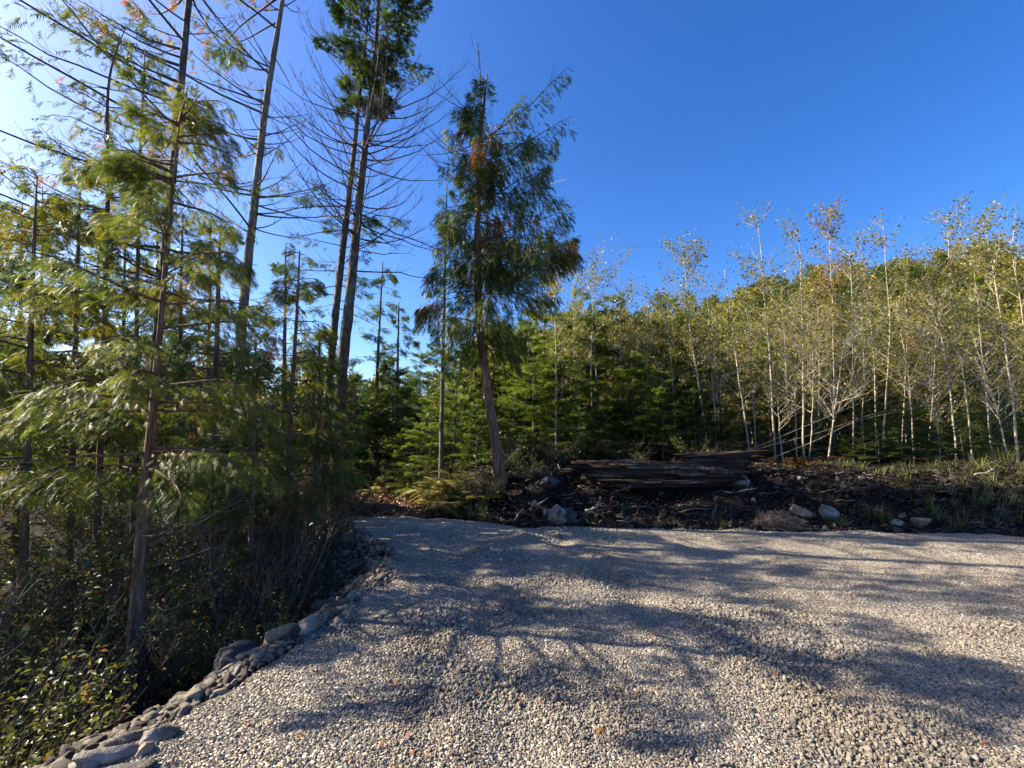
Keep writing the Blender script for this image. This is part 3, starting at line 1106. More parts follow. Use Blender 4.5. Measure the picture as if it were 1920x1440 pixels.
# slender trees around
for lab, pts, d, y0, y1, Lr, tint, per in [
    ('slender dark hemlock with thin top left of the leaning cedar', [(826, 900, 9), (832, 600, 7), (835, 450, 5), (838, 345, 2)], 9.8, 700, 345, (.2, .55), .38, 70),
    ('thin straight conifer with sparse boughs right of the forked firs', [(703, 880, 9), (707, 700, 7), (714, 560, 4), (718, 490, 2)], 12.5, 800, 500, (.4, 1.1), .45, 70),
    ('thin spindly conifer with open top against the sky gap', [(742, 880, 8), (745, 700, 6), (747, 610, 4), (748, 565, 2)], 13.5, 800, 570, (.4, 1.0), .45, 70),
]:
    sparse_tall('hemlock_tree', lab, pts, d, M['bark_fir'],
                [dict(n=34, y0=y0, y1=y1, az=ALL, L=Lr, rise=(.05, .12), curve=(-.1, .1), tw=3, r=.009, taper=.6, tip=.1,
                      fol=dict(tpl=FIR_LOW, per=per, size=.19, spread=.4, droop=.6, tint=(tint, .12), tmin=.15, clump=.12))], foliage=M['fir'], sides=8)


# ---- cedars of the left thicket
def thicket_cedar(name, label, pts, d, y0, y1, Lmax, per, size, tint, rust, n=40, tpl=CED_LOW, bark='bark_cedar', droop=.7):
    tr = Trunk(pts, d)
    t = thing(name, label, 'tree', tr.base)
    tr.mesh(10, .05, .3).build('trunk', M[bark], t, True)
    z0, z1 = P(960, y0, d)[2], P(960, y1, d)[2]
    z = np.sort(RNG.uniform(z0, z1, n))
    h = (z - z0) / (z1 - z0)
    z[-12:] = RNG.uniform(z1 - .22 * (z1 - z0), tr.top() - .02, 12)
    h = np.clip((z - z0) / (z1 - z0), 0, 1)
    az = RNG.uniform(0, 2 * np.pi, n)
    L = (Lmax * (1 - h) ** .75 + .22) * RNG.uniform(.65, 1.15, n)
    PB = branch_paths(tr, z, az, L, -.05 + .35 * h, .12, wob=.04, tipdrop=.22)
    build_branches(t, PB, branch_radii(L, .008 + .005 * L), M['twig'], None, 5)
    mb = MB()
    sprays(mb, PB, L, tpl, per * 2.1, size * .78, .46, droop * .7, .12, (tint + .04, .14), .5, rust, .16, 1.0, .45)
    mb.build('crown', M['cedar'], t)
    return t


TC = [
    ('cedar with curved drooping leader left of the tall dark trunk', [(182, 1000, 16), (196, 620, 13), (203, 330, 10), (200, 170, 7), (212, 100, 5), (236, 52, 2)], 6.2, 640, 90, .8, 22, .15, .50, .06, 44),
    ('thin cedar with brown tipped sprays beside the tall dark trunk', [(250, 1000, 14), (258, 520, 9), (263, 260, 7), (270, 150, 4), (272, 90, 2)], 6.8, 560, 110, .75, 22, .15, .48, .08, 40),
    ('bushy cedar with golden sprays at the picture edge', [(40, 1150, 24), (52, 800, 18), (60, 560, 12), (66, 400, 7), (70, 330, 3)], 4.9, 900, 350, 1.05, 62, .135, .60, .03, 46),
    ('broad olive cedar between the near cedar and the grey dead trunk', [(400, 1050, 16), (405, 700, 13), (410, 520, 9), (414, 420, 4)], 6.5, 880, 430, .85, 40, .145, .46, .02, 44),
    ('olive cedar with thin grey stem in front of the forked firs', [(536, 1000, 12), (545, 780, 10), (556, 600, 7), (562, 470, 3)], 7.0, 900, 500, .85, 46, .14, .48, .012, 44),
    ('dark cedar crowding the forked fir trunks from the left', [(590, 1010, 10), (594, 820, 8), (598, 700, 6), (600, 620, 3)], 7.6, 930, 660, .7, 56, .14, .40, .01, 36),
    ('shaded cedar behind the bushy golden one', [(130, 1050, 18), (140, 700, 14), (146, 480, 9), (150, 360, 4)], 6.6, 760, 370, 1.05, 58, .15, .46, .03, 42),
    ('deep shaded cedar behind the near cedar trunk', [(330, 1000, 14), (336, 700, 11), (340, 520, 7), (343, 400, 3)], 8.6, 900, 410, 1.4, 52, .16, .34, .02, 44),
    ('far dim cedar at the left picture edge', [(30, 1000, 16), (36, 700, 12), (40, 520, 8), (42, 380, 3)], 8.0, 900, 390, 1.7, 48, .17, .42, .04, 46),
    ('dim cedar between the two edge cedars and the curved leader', [(225, 1000, 14), (230, 720, 11), (233, 540, 7), (235, 400, 3)], 9.0, 900, 410, 1.5, 50, .16, .36, .03, 44),
    ('tall hazy cedar at the back of the thicket nearest the picture edge', [(70, 900, 12), (76, 640, 9), (79, 480, 6), (80, 350, 2)], 13.0, 860, 355, 2.0, 30, .22, .42, .02, 50),
    ('tall hazy cedar at the back behind the curved leader cedar', [(176, 900, 12), (181, 640, 9), (184, 500, 6), (186, 385, 2)], 13.6, 860, 390, 1.9, 30, .22, .38, .02, 50),
    ('tall hazy cedar at the back behind the near cedar', [(288, 900, 12), (293, 640, 9), (295, 480, 6), (296, 370, 2)], 14.0, 860, 375, 1.9, 30, .22, .36, .02, 50),
    ('tall hazy cedar at the back left of the grey dead trunk', [(388, 900, 12), (392, 660, 9), (394, 520, 6), (395, 420, 2)], 13.4, 860, 425, 1.8, 30, .22, .36, .02, 48),
    ('tall hazy cedar at the back between the grey trunk and the forked firs', [(530, 900, 12), (533, 680, 9), (535, 560, 6), (536, 455, 2)], 14.0, 860, 460, 1.7, 30, .22, .34, .01, 46),
    ('low spreading cedar under the grey dead trunk', [(470, 1050, 13), (474, 850, 10), (478, 720, 6), (480, 640, 3)], 6.2, 960, 680, .9, 52, .14, .42, .01, 34),
]
for lab, pts, d, y0, y1, Lm, per, size, tint, rust, n in TC:
    thicket_cedar('cedar_tree', lab, pts, d, y0, y1, Lm, per, size, tint, rust, n)

# cedars that stand further left and shade the road
for lab, x, y, h in [('cedar in the left thicket beyond the bushy golden one', -7.0, 5.3, 4.6), ('cedar at the thicket edge far left of the tall dark trunk', -8.6, 6.8, 6.2)]:
    z0 = float(G(x, y))
    tr = Trunk([(960, 800, 10), (960, 700, 4)], 5)
    tr.q = np.column_stack([np.full(30, x) + np.linspace(0, .3, 30), np.full(30, y), np.linspace(z0 - .1, z0 + h, 30), np.linspace(.15, .01, 30)])
    tr.base = np.array((x, y, z0))
    t = thing('cedar_tree', lab, 'tree', tr.base)
    tr.mesh(10, .05, .3).build('trunk', M['bark_cedar'], t, True)
    n = 40
    z = np.sort(RNG.uniform(z0 + .9, z0 + h - .1, n))
    hh = (z - z0) / h
    L = (1.7 * (1 - hh) ** .7 + .25) * RNG.uniform(.65, 1.15, n)
    PB = branch_paths(tr, z, ALL(n), L, .0 + .3 * hh, .1, wob=.04, tipdrop=.2)
    mb = MB()
    tubes(mb, PB, branch_radii(L, .008 + .005 * L), 4)
    mb.build('branches', M['twig'], t, True)
    mb = MB()
    sprays(mb, PB, L, CED_LOW, 40, .17, .42, .6, .12, (.5, .12), .4, .05, .2)
    mb.build('crown', M['cedar'], t)


# ------------------------------------------------------------------ young conifers behind the bank
def fir_proto(seed, H, Rm, per, tint, dens=11, size=.2, tpl=None, droop=.25):
    global RNG
    keep, RNG = RNG, np.random.default_rng(seed)
    tr = Trunk([(960, 800, 10), (960, 700, 4)], 5)
    tr.q = np.column_stack([np.cumsum(RNG.normal(0, .012, 24)), np.cumsum(RNG.normal(0, .012, 24)), np.linspace(-.1, H, 24), np.linspace(.034, .004, 24)])
    t = thing('young_fir', 'x', 'tree', (0, 0, 0))
    tr.mesh(8, .04, .2).build('trunk', M['bark_fir'], t, True)
    n = int(dens * H)
    z = np.sort(RNG.uniform(.08 * H, H - .06, n))
    h = z / H
    L = (Rm * (1 - h) ** .8 + .1) * RNG.uniform(.75, 1.15, n)
    PB = branch_paths(tr, z, ALL(n), L, .08 + .5 * h, -.05, wob=.03, n=6)
    mb = MB()
    tubes(mb, PB, branch_radii(L, .005 + .006 * L, 6), 3, .5, False)
    mb.build('branches', M['twig'], t, True)
    mb = MB()
    sprays(mb, PB, L, tpl or FIR_LOW, per, size, .38, droop, .08, (tint, .13), .5)
    top = np.array([[0, 0, H - .25]] * 6) + RNG.normal(0, .02, (6, 3))
    scatter_mix(mb, FIR_LOW, top, norm(RNG.normal(0, .25, (6, 3)) + UP), norm(RNG.normal(size=(6, 3))), .25, np.full(6, tint))
    mb.build('crown', M['fir'], t)
    RNG = keep
    return t


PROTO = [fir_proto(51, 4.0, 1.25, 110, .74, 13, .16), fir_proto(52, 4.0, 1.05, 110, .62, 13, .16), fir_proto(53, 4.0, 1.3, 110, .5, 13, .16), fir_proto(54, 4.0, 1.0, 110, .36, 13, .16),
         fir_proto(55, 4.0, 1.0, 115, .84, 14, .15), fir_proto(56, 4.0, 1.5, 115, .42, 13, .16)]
USED = set()
FIRS = [  # px, top row, distance, proto, label
    (812, 735, 10.6, 4, 'bright yellow green young fir left of the leaning cedar trunk'),
    (762, 780, 11.4, 0, 'small bright young fir at the end of the leaf path'),
    (855, 690, 10.6, 0, 'bright green young fir directly behind the leaning cedar trunk'),
    (735, 672, 12.5, 2, 'dark young fir beside the leaf path below the sky gap'),
    (690, 730, 12.0, 3, 'dim dark fir right of the forked fir bases'),
    (668, 700, 15.0, 1, 'distant dim fir seen between the forked firs and the leaf path'),
    (790, 660, 14.5, 1, 'mid green fir behind the bright yellow green one'),
    (895, 745, 9.8, 0, 'low bright fir hugging the leaning cedar trunk'),
    (965, 735, 10.2, 1, 'green fir just right of the leaning cedar trunk'),
    (1000, 690, 11.2, 0, 'bright topped fir second from the leaning cedar'),
    (940, 640, 14.0, 2, 'dark fir behind the drooping boughs of the leaning cedar'),
    (1055, 640, 11.8, 1, 'tall mid green fir left of the log'),
    (1085, 760, 10.2, 3, 'dark low fir above the left end of the log'),
    (1108, 610, 13.0, 5, 'broad dark topped fir beyond the left end of the log'),
    (1150, 596, 13.6, 1, 'tall pointed green fir breaking the skyline left of the alders'),
    (1135, 760, 10.6, 2, 'dark bushy fir directly above the middle of the log'),
    (1185, 700, 11.8, 0, 'sunlit fir left of the first white alder stems'),
    (1205, 625, 14.4, 2, 'dark fir behind the sunlit fir near the first alders'),
    (1240, 740, 11.2, 1, 'green fir above the log just left of the thin alder pair'),
    (1285, 690, 12.6, 3, 'dark fir between the thin alder pair and the leaning stem'),
    (1345, 650, 13.4, 0, 'light green fir around the broken white alder'),
    (1330, 800, 10.8, 3, 'low dark fir behind the right end of the log'),
    (1480, 735, 12.6, 2, 'dark fir in the gap between the central alders'),
    (1560, 760, 11.8, 3, 'dark fir behind the rusty topped alder'),
    (1640, 752, 11.2, 5, 'broad dark fir in the middle of the alder thicket'),
    (1700, 745, 11.6, 5, 'widest dark fir low among the right alders'),
    (1775, 790, 11.6, 3, 'small dark fir before the leaning right alder'),
    (1850, 800, 11.4, 3, 'dark fir behind the big grass tuft'),
    (1925, 770, 12.0, 2, 'dark fir cut by the picture edge behind the thick alder'),
    (1405, 770, 12.8, 2, 'dim fir among the bare stems above the log end'),
    (1030, 800, 9.9, 3, 'small shadowed fir between the leaning cedar and the log'),
    (870, 640, 16.0, 3, 'far dark fir behind the leaning cedar'),
    (820, 640, 18.0, 2, 'far fir below the sky gap by the slender hemlock'),
    (720, 640, 18.0, 3, 'far fir top left of the sky gap'),
    (640, 650, 16.5, 2, 'fir hidden behind the forked fir trunks'),
    (1800, 700, 13.6, 1, 'mid green fir between the right alders'),
    (1600, 660, 15.0, 2, 'taller fir behind the central alder stems'),
    (1440, 640, 15.5, 1, 'green fir behind the twin alders'),
    (1262, 812, 10.6, 1, 'knee high fir above the log left of the dense topped alder'),
    (1300, 770, 11.6, 2, 'shadowed young fir at the feet of the dense topped alder'),
    (1378, 800, 11.2, 1, 'small fir at the foot of the broken white alder'),
    (1430, 810, 11.4, 2, 'small fir at the foot of the airy crowned alder'),
    (1462, 785, 12.2, 3, 'dark fir behind the short pale stem'),
    (1528, 800, 11.8, 2, 'small fir between the straight alder and the rusty topped one'),
    (1585, 815, 11.2, 1, 'small fir right of the slanting alder foot'),
    (1618, 800, 10.9, 2, 'low fir in front of the two kinked alder'),
    (1675, 800, 10.8, 3, 'low dark fir in front of the widest dark fir'),
    (1735, 790, 11.0, 2, 'dark fir at the foot of the leaning edge alder'),
    (1800, 760, 12.4, 5, 'broad dark fir below the tallest alder'),
    (1822, 815, 10.9, 1, 'knee high fir left of the big grass tuft'),
    (1880, 760, 12.2, 5, 'broad dark fir behind the thick white alder'),
    (1965, 760, 11.4, 3, 'dark fir outside the last alder at the picture edge'),
    (1020, 560, 14.5, 0, 'tall light green fir behind the isolated pale alder'),
    (1075, 585, 15.5, 4, 'tall yellow green fir left of the small crowned alder'),
    (1245, 590, 15.0, 0, 'tall light fir between the thin alder pair and the small crowned alder'),
    (985, 620, 12.5, 4, 'sunlit fir right of the drooping cedar boughs'),
]
FIRS = [(px, ty - (45 if 930 < px < 1330 and d > 11 else 0), d, k, lab) for px, ty, d, k, lab in FIRS]
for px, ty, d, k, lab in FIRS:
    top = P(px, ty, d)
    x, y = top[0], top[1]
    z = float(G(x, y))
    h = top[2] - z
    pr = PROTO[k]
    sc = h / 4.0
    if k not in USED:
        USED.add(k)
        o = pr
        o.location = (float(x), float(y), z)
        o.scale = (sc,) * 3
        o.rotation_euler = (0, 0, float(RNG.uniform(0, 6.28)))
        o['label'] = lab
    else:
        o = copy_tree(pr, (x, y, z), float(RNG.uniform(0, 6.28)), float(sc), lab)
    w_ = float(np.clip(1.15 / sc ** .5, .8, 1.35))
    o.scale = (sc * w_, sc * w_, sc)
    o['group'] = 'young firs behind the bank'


# ------------------------------------------------------------------ alders
def alder(label, pts, d, w, leaves=420, tint=.5, crown=(.3, 1.0), broken=False, n=34, Lr=(.35, 1.2), lsize=.068, spread=.2, name='alder_tree', group='pale stemmed alders on the bank', rise=.9):
    k = len(pts)
    w = w * .5
    q = [(px, py, w * (1 - .75 * i / max(1, k - 1))) for i, (px, py) in enumerate(pts)]
    if not broken:
        q[-1] = (*pts[-1], w * .14)
    tr = Trunk(q, d, 24, True, .004)
    t = thing(name, label, 'tree', tr.base, group)
    tr.q[1:-1, :2] += np.cumsum(RNG.normal(0, .006, (22, 2)), 0)
    tr.mesh(8, .04, .25).build('trunk', M['bark_alder'], t, True)
    z0, z1 = tr.base[2], tr.top()
    H = z1 - z0
    a = z0 + crown[0] * H
    zb = np.sort(a + (z1 - .05 - a) * RNG.random(n))
    h = (zb - z0) / H
    L = RNG.uniform(*Lr, n) * (1.15 - .75 * h)
    PB = branch_paths(tr, zb, ALL(n), L, RNG.normal(rise, .25, n), RNG.normal(.05, .1, n), n=7, wob=.05)
    W, rr, b = side_twigs(PB, L, 10, .12, .55, .0028, .25, .2)
    mb = MB()
    tubes(mb, PB, branch_radii(L, .004 + .006 * L, 7), 4, .5, False)
    if len(W):
        tubes(mb, W, rr, 3, .5, False)
    mb.build('branches', M['twig_pale'], t, True)
    if leaves:
        allp = np.concatenate([PB[:, 1:].reshape(-1, 3), np.repeat(W.reshape(-1, 3), 2, 0)])
        p = allp[RNG.integers(0, len(allp), leaves)] + RNG.normal(0, .05 + .1 * spread, (leaves, 3))
        dd = norm(RNG.normal(0, 1, (leaves, 3)) * (1, 1, .6) - UP * .35)
        ti = np.clip(tint + RNG.normal(0, .14, leaves), 0, 1)
        mb = MB()
        scatter_mix(mb, QUAD, p, dd, norm(RNG.normal(0, .7, (leaves, 3)) + UP), lsize * RNG.uniform(.6, 1.35, leaves), ti)
        mb.build('crown', M['alder'], t)
    return t


AL = [  # label, pts bottom->top, d, width, leaves, tint, kwargs
    ('broken white alder stem leaning out to bare pointed top', [(1405, 845), (1385, 700), (1372, 600), (1358, 505)], 11.6, 9, 60, .5, dict(broken=True, crown=(.3, .7), n=10)),
    ('slim alder with airy pale crown high against the sky', [(1452, 850), (1442, 700), (1432, 580), (1424, 470), (1416, 402)], 11.4, 10, 640, .48, dict(crown=(.45, 1))),
    ('straight alder right of the airy crowned one', [(1507, 866), (1509, 740), (1509, 620), (1504, 490), (1500, 440)], 11.0, 10, 420, .5, {}),
    ('bent alder stem crossing close to the straight one', [(1516, 874), (1522, 760), (1520, 660), (1514, 590)], 10.9, 7, 160, .5, {}),
    ('tall alder with rusty red crown at the top', [(1565, 860), (1564, 700), (1562, 600), (1559, 480), (1556, 396)], 12.2, 8, 1500, .87, dict(crown=(.5, 1), n=40, Lr=(.4, 1.0))),
    ('alder stem slanting right in front of the rusty crown', [(1553, 882), (1562, 800), (1574, 720), (1588, 636)], 10.6, 9, 130, .5, {}),
    ('straight thin alder right of the rusty one', [(1600, 866), (1599, 700), (1597, 530), (1594, 470)], 11.2, 8, 430, .52, {}),
    ('alder curving left towards a small crown', [(1642, 850), (1640, 744), (1634, 633), (1616, 505), (1610, 450)], 12.4, 9, 560, .6, {}),
    ('alder swaying right then left in the thicket', [(1655, 840), (1660, 735), (1668, 620), (1659, 490), (1655, 420)], 12.8, 9, 560, .5, dict(crown=(.4, 1))),
    ('short alder with dense olive leaves', [(1714, 850), (1708, 701), (1685, 600), (1680, 560)], 12.8, 8, 450, .5, {}),
    ('leaning alder at the edge of the dark firs', [(1764, 872), (1752, 770), (1737, 680), (1722, 610)], 11.0, 9, 330, .5, {}),
    ('tall alder leaning left beside the dark firs', [(1792, 850), (1782, 740), (1766, 637), (1740, 526), (1728, 460)], 12.0, 11, 620, .5, dict(crown=(.4, 1))),
    ('tallest alder with pale open crown above the ridge', [(1822, 850), (1812, 748), (1797, 640), (1785, 560), (1779, 470), (1776, 398)], 12.0, 10, 760, .5, dict(crown=(.5, 1), n=34)),
    ('leaning white alder ending at the big grass tuft', [(1888, 850), (1868, 770), (1842, 690), (1818, 618)], 11.2, 10, 200, .5, {}),
    ('thick white alder near the picture edge', [(1911, 884), (1905, 780), (1892, 680), (1874, 560), (1860, 475), (1850, 410)], 10.4, 15, 760, .5, dict(crown=(.45, 1))),
    ('alder cut by the picture edge with leafy top', [(1948, 870), (1935, 720), (1915, 590), (1898, 460), (1905, 400)], 10.8, 11, 760, .5, dict(crown=(.4, 1))),
    ('leaning alder with dense leafy top left of the broken stem', [(1324, 815), (1306, 700), (1293, 620), (1284, 520), (1278, 455)], 12.0, 10, 1300, .45, dict(crown=(.4, 1), n=36)),
    ('thin alder left of the dense topped one', [(1268, 800), (1260, 700), (1249, 595), (1246, 520)], 12.6, 7, 420, .5, {}),
    ('thin alder right of the dense topped one', [(1342, 815), (1334, 700), (1328, 573), (1324, 530)], 12.4, 8, 380, .55, {}),
    ('short slender alder beside the broken stem', [(1350, 820), (1346, 740), (1342, 659), (1338, 600)], 12.6, 7, 220, .5, {}),
    ('small crowned alder breaking the skyline left of the thicket', [(1110, 760), (1110, 660), (1112, 560), (1114, 484)], 12.6, 8, 560, .55, dict(crown=(.45, 1))),
    ('alder with wispy fingers of leaves on the skyline', [(1166, 760), (1164, 640), (1161, 550), (1158, 498)], 12.8, 7, 460, .55, dict(crown=(.45, 1))),
    ('isolated pale alder stem near the leaning cedar', [(1043, 820), (1043, 720), (1041, 620), (1037, 510)], 11.0, 8, 560, .62, dict(crown=(.3, 1))),
    ('wispy alder between the isolated stem and the skyline pair', [(1080, 760), (1078, 650), (1076, 560), (1078, 505)], 13.0, 6, 360, .6, dict(crown=(.4, 1))),
    ('thin alder behind the broken stem', [(1416, 830), (1410, 720), (1402, 620), (1396, 545)], 12.4, 7, 320, .55, {}),
    ('short pale stem at the foot of the central alders', [(1466, 876), (1462, 810), (1458, 750)], 10.8, 7, 30, .5, dict(crown=(.5, 1), n=8)),
    ('spindly alder between the central stems', [(1494, 868), (1491, 740), (1488, 616), (1484, 560)], 11.4, 6, 260, .55, {}),
    ('yellow leaved alder left of the thicket', [(1213, 800), (1214, 700), (1215, 610), (1216, 560)], 12.8, 7, 430, .68, {}),
    ('thin yellowish alder behind the sunlit fir', [(1176, 820), (1177, 720), (1177, 640), (1178, 590)], 13.0, 6, 380, .68, {}),
    ('alder with two kinks near the centre right', [(1620, 868), (1616, 800), (1622, 700), (1618, 600), (1622, 540)], 12.0, 7, 300, .55, {}),
    ('thin alder in front of the hillside right of centre', [(1690, 860), (1694, 760), (1700, 660), (1698, 540), (1702, 490)], 12.6, 7, 420, .5, {}),
    ('thin alder left of the tallest alder', [(1742, 850), (1748, 740), (1750, 640), (1760, 540)], 13.2, 7, 380, .5, {}),
    ('thin alder behind the thick white one', [(1860, 860), (1850, 740), (1838, 620), (1826, 520), (1822, 450)], 12.8, 8, 520, .5, {}),
    ('slight alder by the bare leaning saplings', [(1538, 860), (1534, 760), (1536, 660), (1530, 560)], 12.6, 6, 280, .55, {}),
    ('small alder above the rocks with olive leaves', [(1472, 850), (1476, 740), (1472, 640), (1466, 540)], 13.2, 6, 360, .5, {}),
]
for lab, pts, d, w, lv, ti, kw in AL:
    alder(lab, pts, d, w, int(lv * 2.0), ti, **kw)

for lab, pts, d in [('bare pale sapling lying slanted across the dark firs, upper one', [(1527, 792), (1610, 757), (1700, 722)], 10.7),
                    ('bare pale sapling slanted across the dark firs, middle one', [(1556, 806), (1640, 772), (1716, 766)], 10.6),
                    ('bare pale sapling slanted across the dark firs, lowest one', [(1532, 826), (1600, 790), (1690, 770)], 10.5)]:
    q = np.array([P(a, b, d) for a, b in pts])
    dr = q[0] - q[-1]
    zz = 0
    while q[0, 2] + dr[2] * zz > float(G(q[0, 0] + dr[0] * zz, d)) and zz < 1.6:
        zz += .02
    q = np.vstack([[q[0] + dr * zz + (0, 0, -.04)], q])
    q = smooth_path(q, 14)
    mb = MB()
    tubes(mb, q[None], np.linspace(.0065, .0025, 14)[None], 5)
    W, rr, b = side_twigs(q[None], np.array([1.8]), 5, .1, .3, .002)
    tubes(mb, W, rr, 3, .5, False)
    tag(mb.build('bare_sapling', M['twig_pale'], None, True, tuple(q[0])), lab, 'sapling')

# filler alders deeper in the thicket: five shapes, copied
APRO = []
for k in range(5):
    o = alder('one of the crowded leafy alder saplings deep in the thicket', [(1400, 850), (1400 + RNG.normal(0, 10), 700), (1400 + RNG.normal(0, 14), 560)], 13, 7, 2000, [.5, .5, .58, .5, .7][k], crown=(.08, 1), n=50, lsize=.085, group='crowded alder saplings behind the front row')
    APRO.append(o)
REFS = [(lab, pts[1][0]) for lab, pts, d, w, lv, ti, kw in AL] + [(lab, px) for px, ty, d, k, lab in FIRS if px > 1000 and d < 14]
REFS.sort(key=lambda r_: r_[1])
FILL = []
for k, (lab, px) in enumerate(REFS):
    d = RNG.uniform(13.6, 19.0)
    p = P(px + RNG.normal(0, 8), 800, d + (2 if px < 1180 else 0))
    FILL.append((float(p[0]), float(p[1]), 'leafy sapling deep behind the ' + ' '.join(lab.split()[:11])))
for k, (x, y, lab) in enumerate(FILL):
    z = float(G(x, y))
    sc = RNG.uniform(.75, 1.15) * (.8 if x / y < .3 else 1)
    if k < 5:
        APRO[k].location = (x, y, z)
        APRO[k].scale = (sc,) * 3
        APRO[k]['label'] = lab
    else:
        copy_tree(APRO[k % 5], (x, y, z), float(RNG.uniform(0, 6.28)), float(sc), lab, (float(RNG.normal(0, .05)), float(RNG.normal(0, .05))))


# ------------------------------------------------------------------ wooded hillside (one far mass)
def forest_source(kind, seed):
    r = np.random.default_rng(seed)
    H = 4.5
    mb = MB()
    if kind == 'alder':
        n = [800, 650, 850, 480, 740, 340, 560][(seed - 1) % 7]
        t = r.random(n) ** .7
        rad = 1.0 * np.sin(np.pi * np.clip(t * .8 + .15, 0, 1)) * np.sqrt(r.random(n))
        a = r.uniform(0, 6.28, n)
        p = np.stack([rad * np.cos(a), rad * np.sin(a), .6 + t * (H - .6)], -1) + r.normal(0, .12, (n, 3))
        d = norm(r.normal(size=(n, 3)))
        for i, tp in enumerate(QUAD):
            scatter(mb, tp, p[i::2], d[i::2], norm(r.normal(0, .7, (len(p[i::2]), 3)) + UP), .20 * r.uniform(.6, 1.2, len(p[i::2])), np.clip([.45, .55, .65, .72, .5, .6, .86][(seed - 1) % 7] + r.normal(0, .13, len(p[i::2])), 0, 1))
        nl = len(mb.t[0]) + len(mb.t[1])
        st = np.array([[(0, 0, -.3), (r.normal(0, .1), r.normal(0, .1), H * .5), (r.normal(0, .2), r.normal(0, .2), H)]])
        tubes(mb, st, np.array([[.06, .04, .015]]), 4, .5, False)
        me = mb.mesh('hill_alder', [M['alder'], M['bark_alder']])
    else:
        n = 420
        t = r.random(n) ** .8
        rad = 1.15 * (1 - t) ** .8 * np.sqrt(r.uniform(.15, 1, n))
        a = r.uniform(0, 6.28, n)
        p = np.stack([rad * np.cos(a), rad * np.sin(a), .3 + t * (H - .3)], -1)
        d = norm(np.stack([np.cos(a), np.sin(a), r.normal(-.15, .25, n)], -1) + r.normal(0, .3, (n, 3)))
        scatter(mb, FIR_LOW[seed % 3], p, d, norm(r.normal(0, .3, (n, 3)) + UP), .5 * r.uniform(.6, 1.2, n), np.clip(.35 + r.normal(0, .12, n), 0, 1))
        nl = len(mb.t[0])
        tubes(mb, np.array([[(0, 0, -.3), (0, 0, H * .5), (0, 0, H)]], float), np.array([[.07, .04, .01]]), 4, .5, False)
        me = mb.mesh('hill_conifer', [M['fir'], M['bark_fir']])
    ix = np.zeros(len(me.polygons), np.int32)
    ix[nl:] = 1
    me.polygons.foreach_set('material_index', ix)
    return bpy.data.objects.new('hill_tree', me)


fs = [forest_source('alder', k) for k in range(1, 8)] + [forest_source('fir', k) for k in (11, 12, 13)]
N = 2600
fy = 19.5 + 50 * RNG.random(N) ** 1.1
fx = RNG.uniform(-.1, 1.55, N) * fy
keep = (fx / fy > .12) | (fy > 24)
fx, fy = fx[keep], fy[keep]
N = len(fx)
gn_scatter('hillside_forest', np.column_stack([fx, fy, G(fx, fy)]), np.column_stack([RNG.normal(0, .05, (N, 2)), RNG.uniform(0, 6.28, N)]), np.clip(np.exp(RNG.normal(-.2, .3, N)), .4, 1.25), fs, 'olive and yellow wooded hillside rising behind the alders')
# low wood behind the left thicket
N = 420
fy = RNG.uniform(13, 40, N)
fx = -RNG.random(N) * 1.5 * fy + 1.0
keep = ~((np.abs(fx / fy + .25) < .12) & (fy < 20))
fx, fy = fx[keep], fy[keep]
N = len(fx)
gn_scatter('background_woods', np.column_stack([fx, fy, G(fx, fy)]), np.column_stack([RNG.normal(0, .04, (N, 2)), RNG.uniform(0, 6.28, N)]), RNG.uniform(.55, .95, N), fs[4:], 'low mixed woods beyond the left thicket')


# ------------------------------------------------------------------ shrubs
def shrub_proto(seed, H, W, leaves, tint, lsize=.046, name='shrub', mat='shrub', stems=22, cat='shrub'):
    global RNG
    keep, RNG = RNG, np.random.default_rng(seed)
    t = thing(name, 'x', cat, (0, 0, 0))
    tr = Trunk([(960, 800, 4), (960, 790, 3)], 5)
    tr.q = np.column_stack([np.zeros(4), np.zeros(4), np.linspace(-.05, .1, 4), np.full(4, .02)])
    L = W * RNG.uniform(.5, 1.1, stems)
    PB = branch_paths(tr, np.zeros(stems), ALL(stems), L, H / W * RNG.uniform(.6, 1.5, stems), -H / W * .35, n=8, wob=.05)
    PB = PB + RNG.normal(0, W * .22, (stems, 1, 3)) * (1, 1, 0)
    Wt, rr, b = side_twigs(PB, L + H, 9, .1, .4, .0025, .2, .15)
    mb = MB()
    tubes(mb, PB, branch_radii(L, np.full(stems, .006), 8), 4, .5, False)
    tubes(mb, Wt, rr, 3, .5, False)
    mb.build('stems', M['twig'], t, True)
    allp = np.concatenate([PB[:, 2:].reshape(-1, 3)] + [Wt[:, 1:].reshape(-1, 3)] * 2)
    p = allp[RNG.integers(0, len(allp), leaves)] + RNG.normal(0, .035, (leaves, 3))
    p[:, 2] = np.maximum(p[:, 2], .02)
    thin = vnoise(p[:, 0] + p[:, 2] * .7, p[:, 1] - p[:, 2] * .5, 3.5, seed % 5) > -.25 + RNG.normal(0, .2, leaves)
    p = p[thin]
    leaves = len(p)
    dd = norm(RNG.normal(0, 1, (leaves, 3)) * (1, 1, .5))
    ti = np.clip(tint + RNG.normal(0, .16, leaves), 0, .85)
    ti = np.where(RNG.random(leaves) < .035, RNG.uniform(.88, 1, leaves), ti)
    mb = MB()
    scatter_mix(mb, LEAF, p, dd, norm(RNG.normal(0, .55, (leaves, 3)) + UP), lsize * RNG.uniform(.6, 1.35, leaves), ti)
    mb.build('crown', M[mat], t)
    RNG = keep
    return t


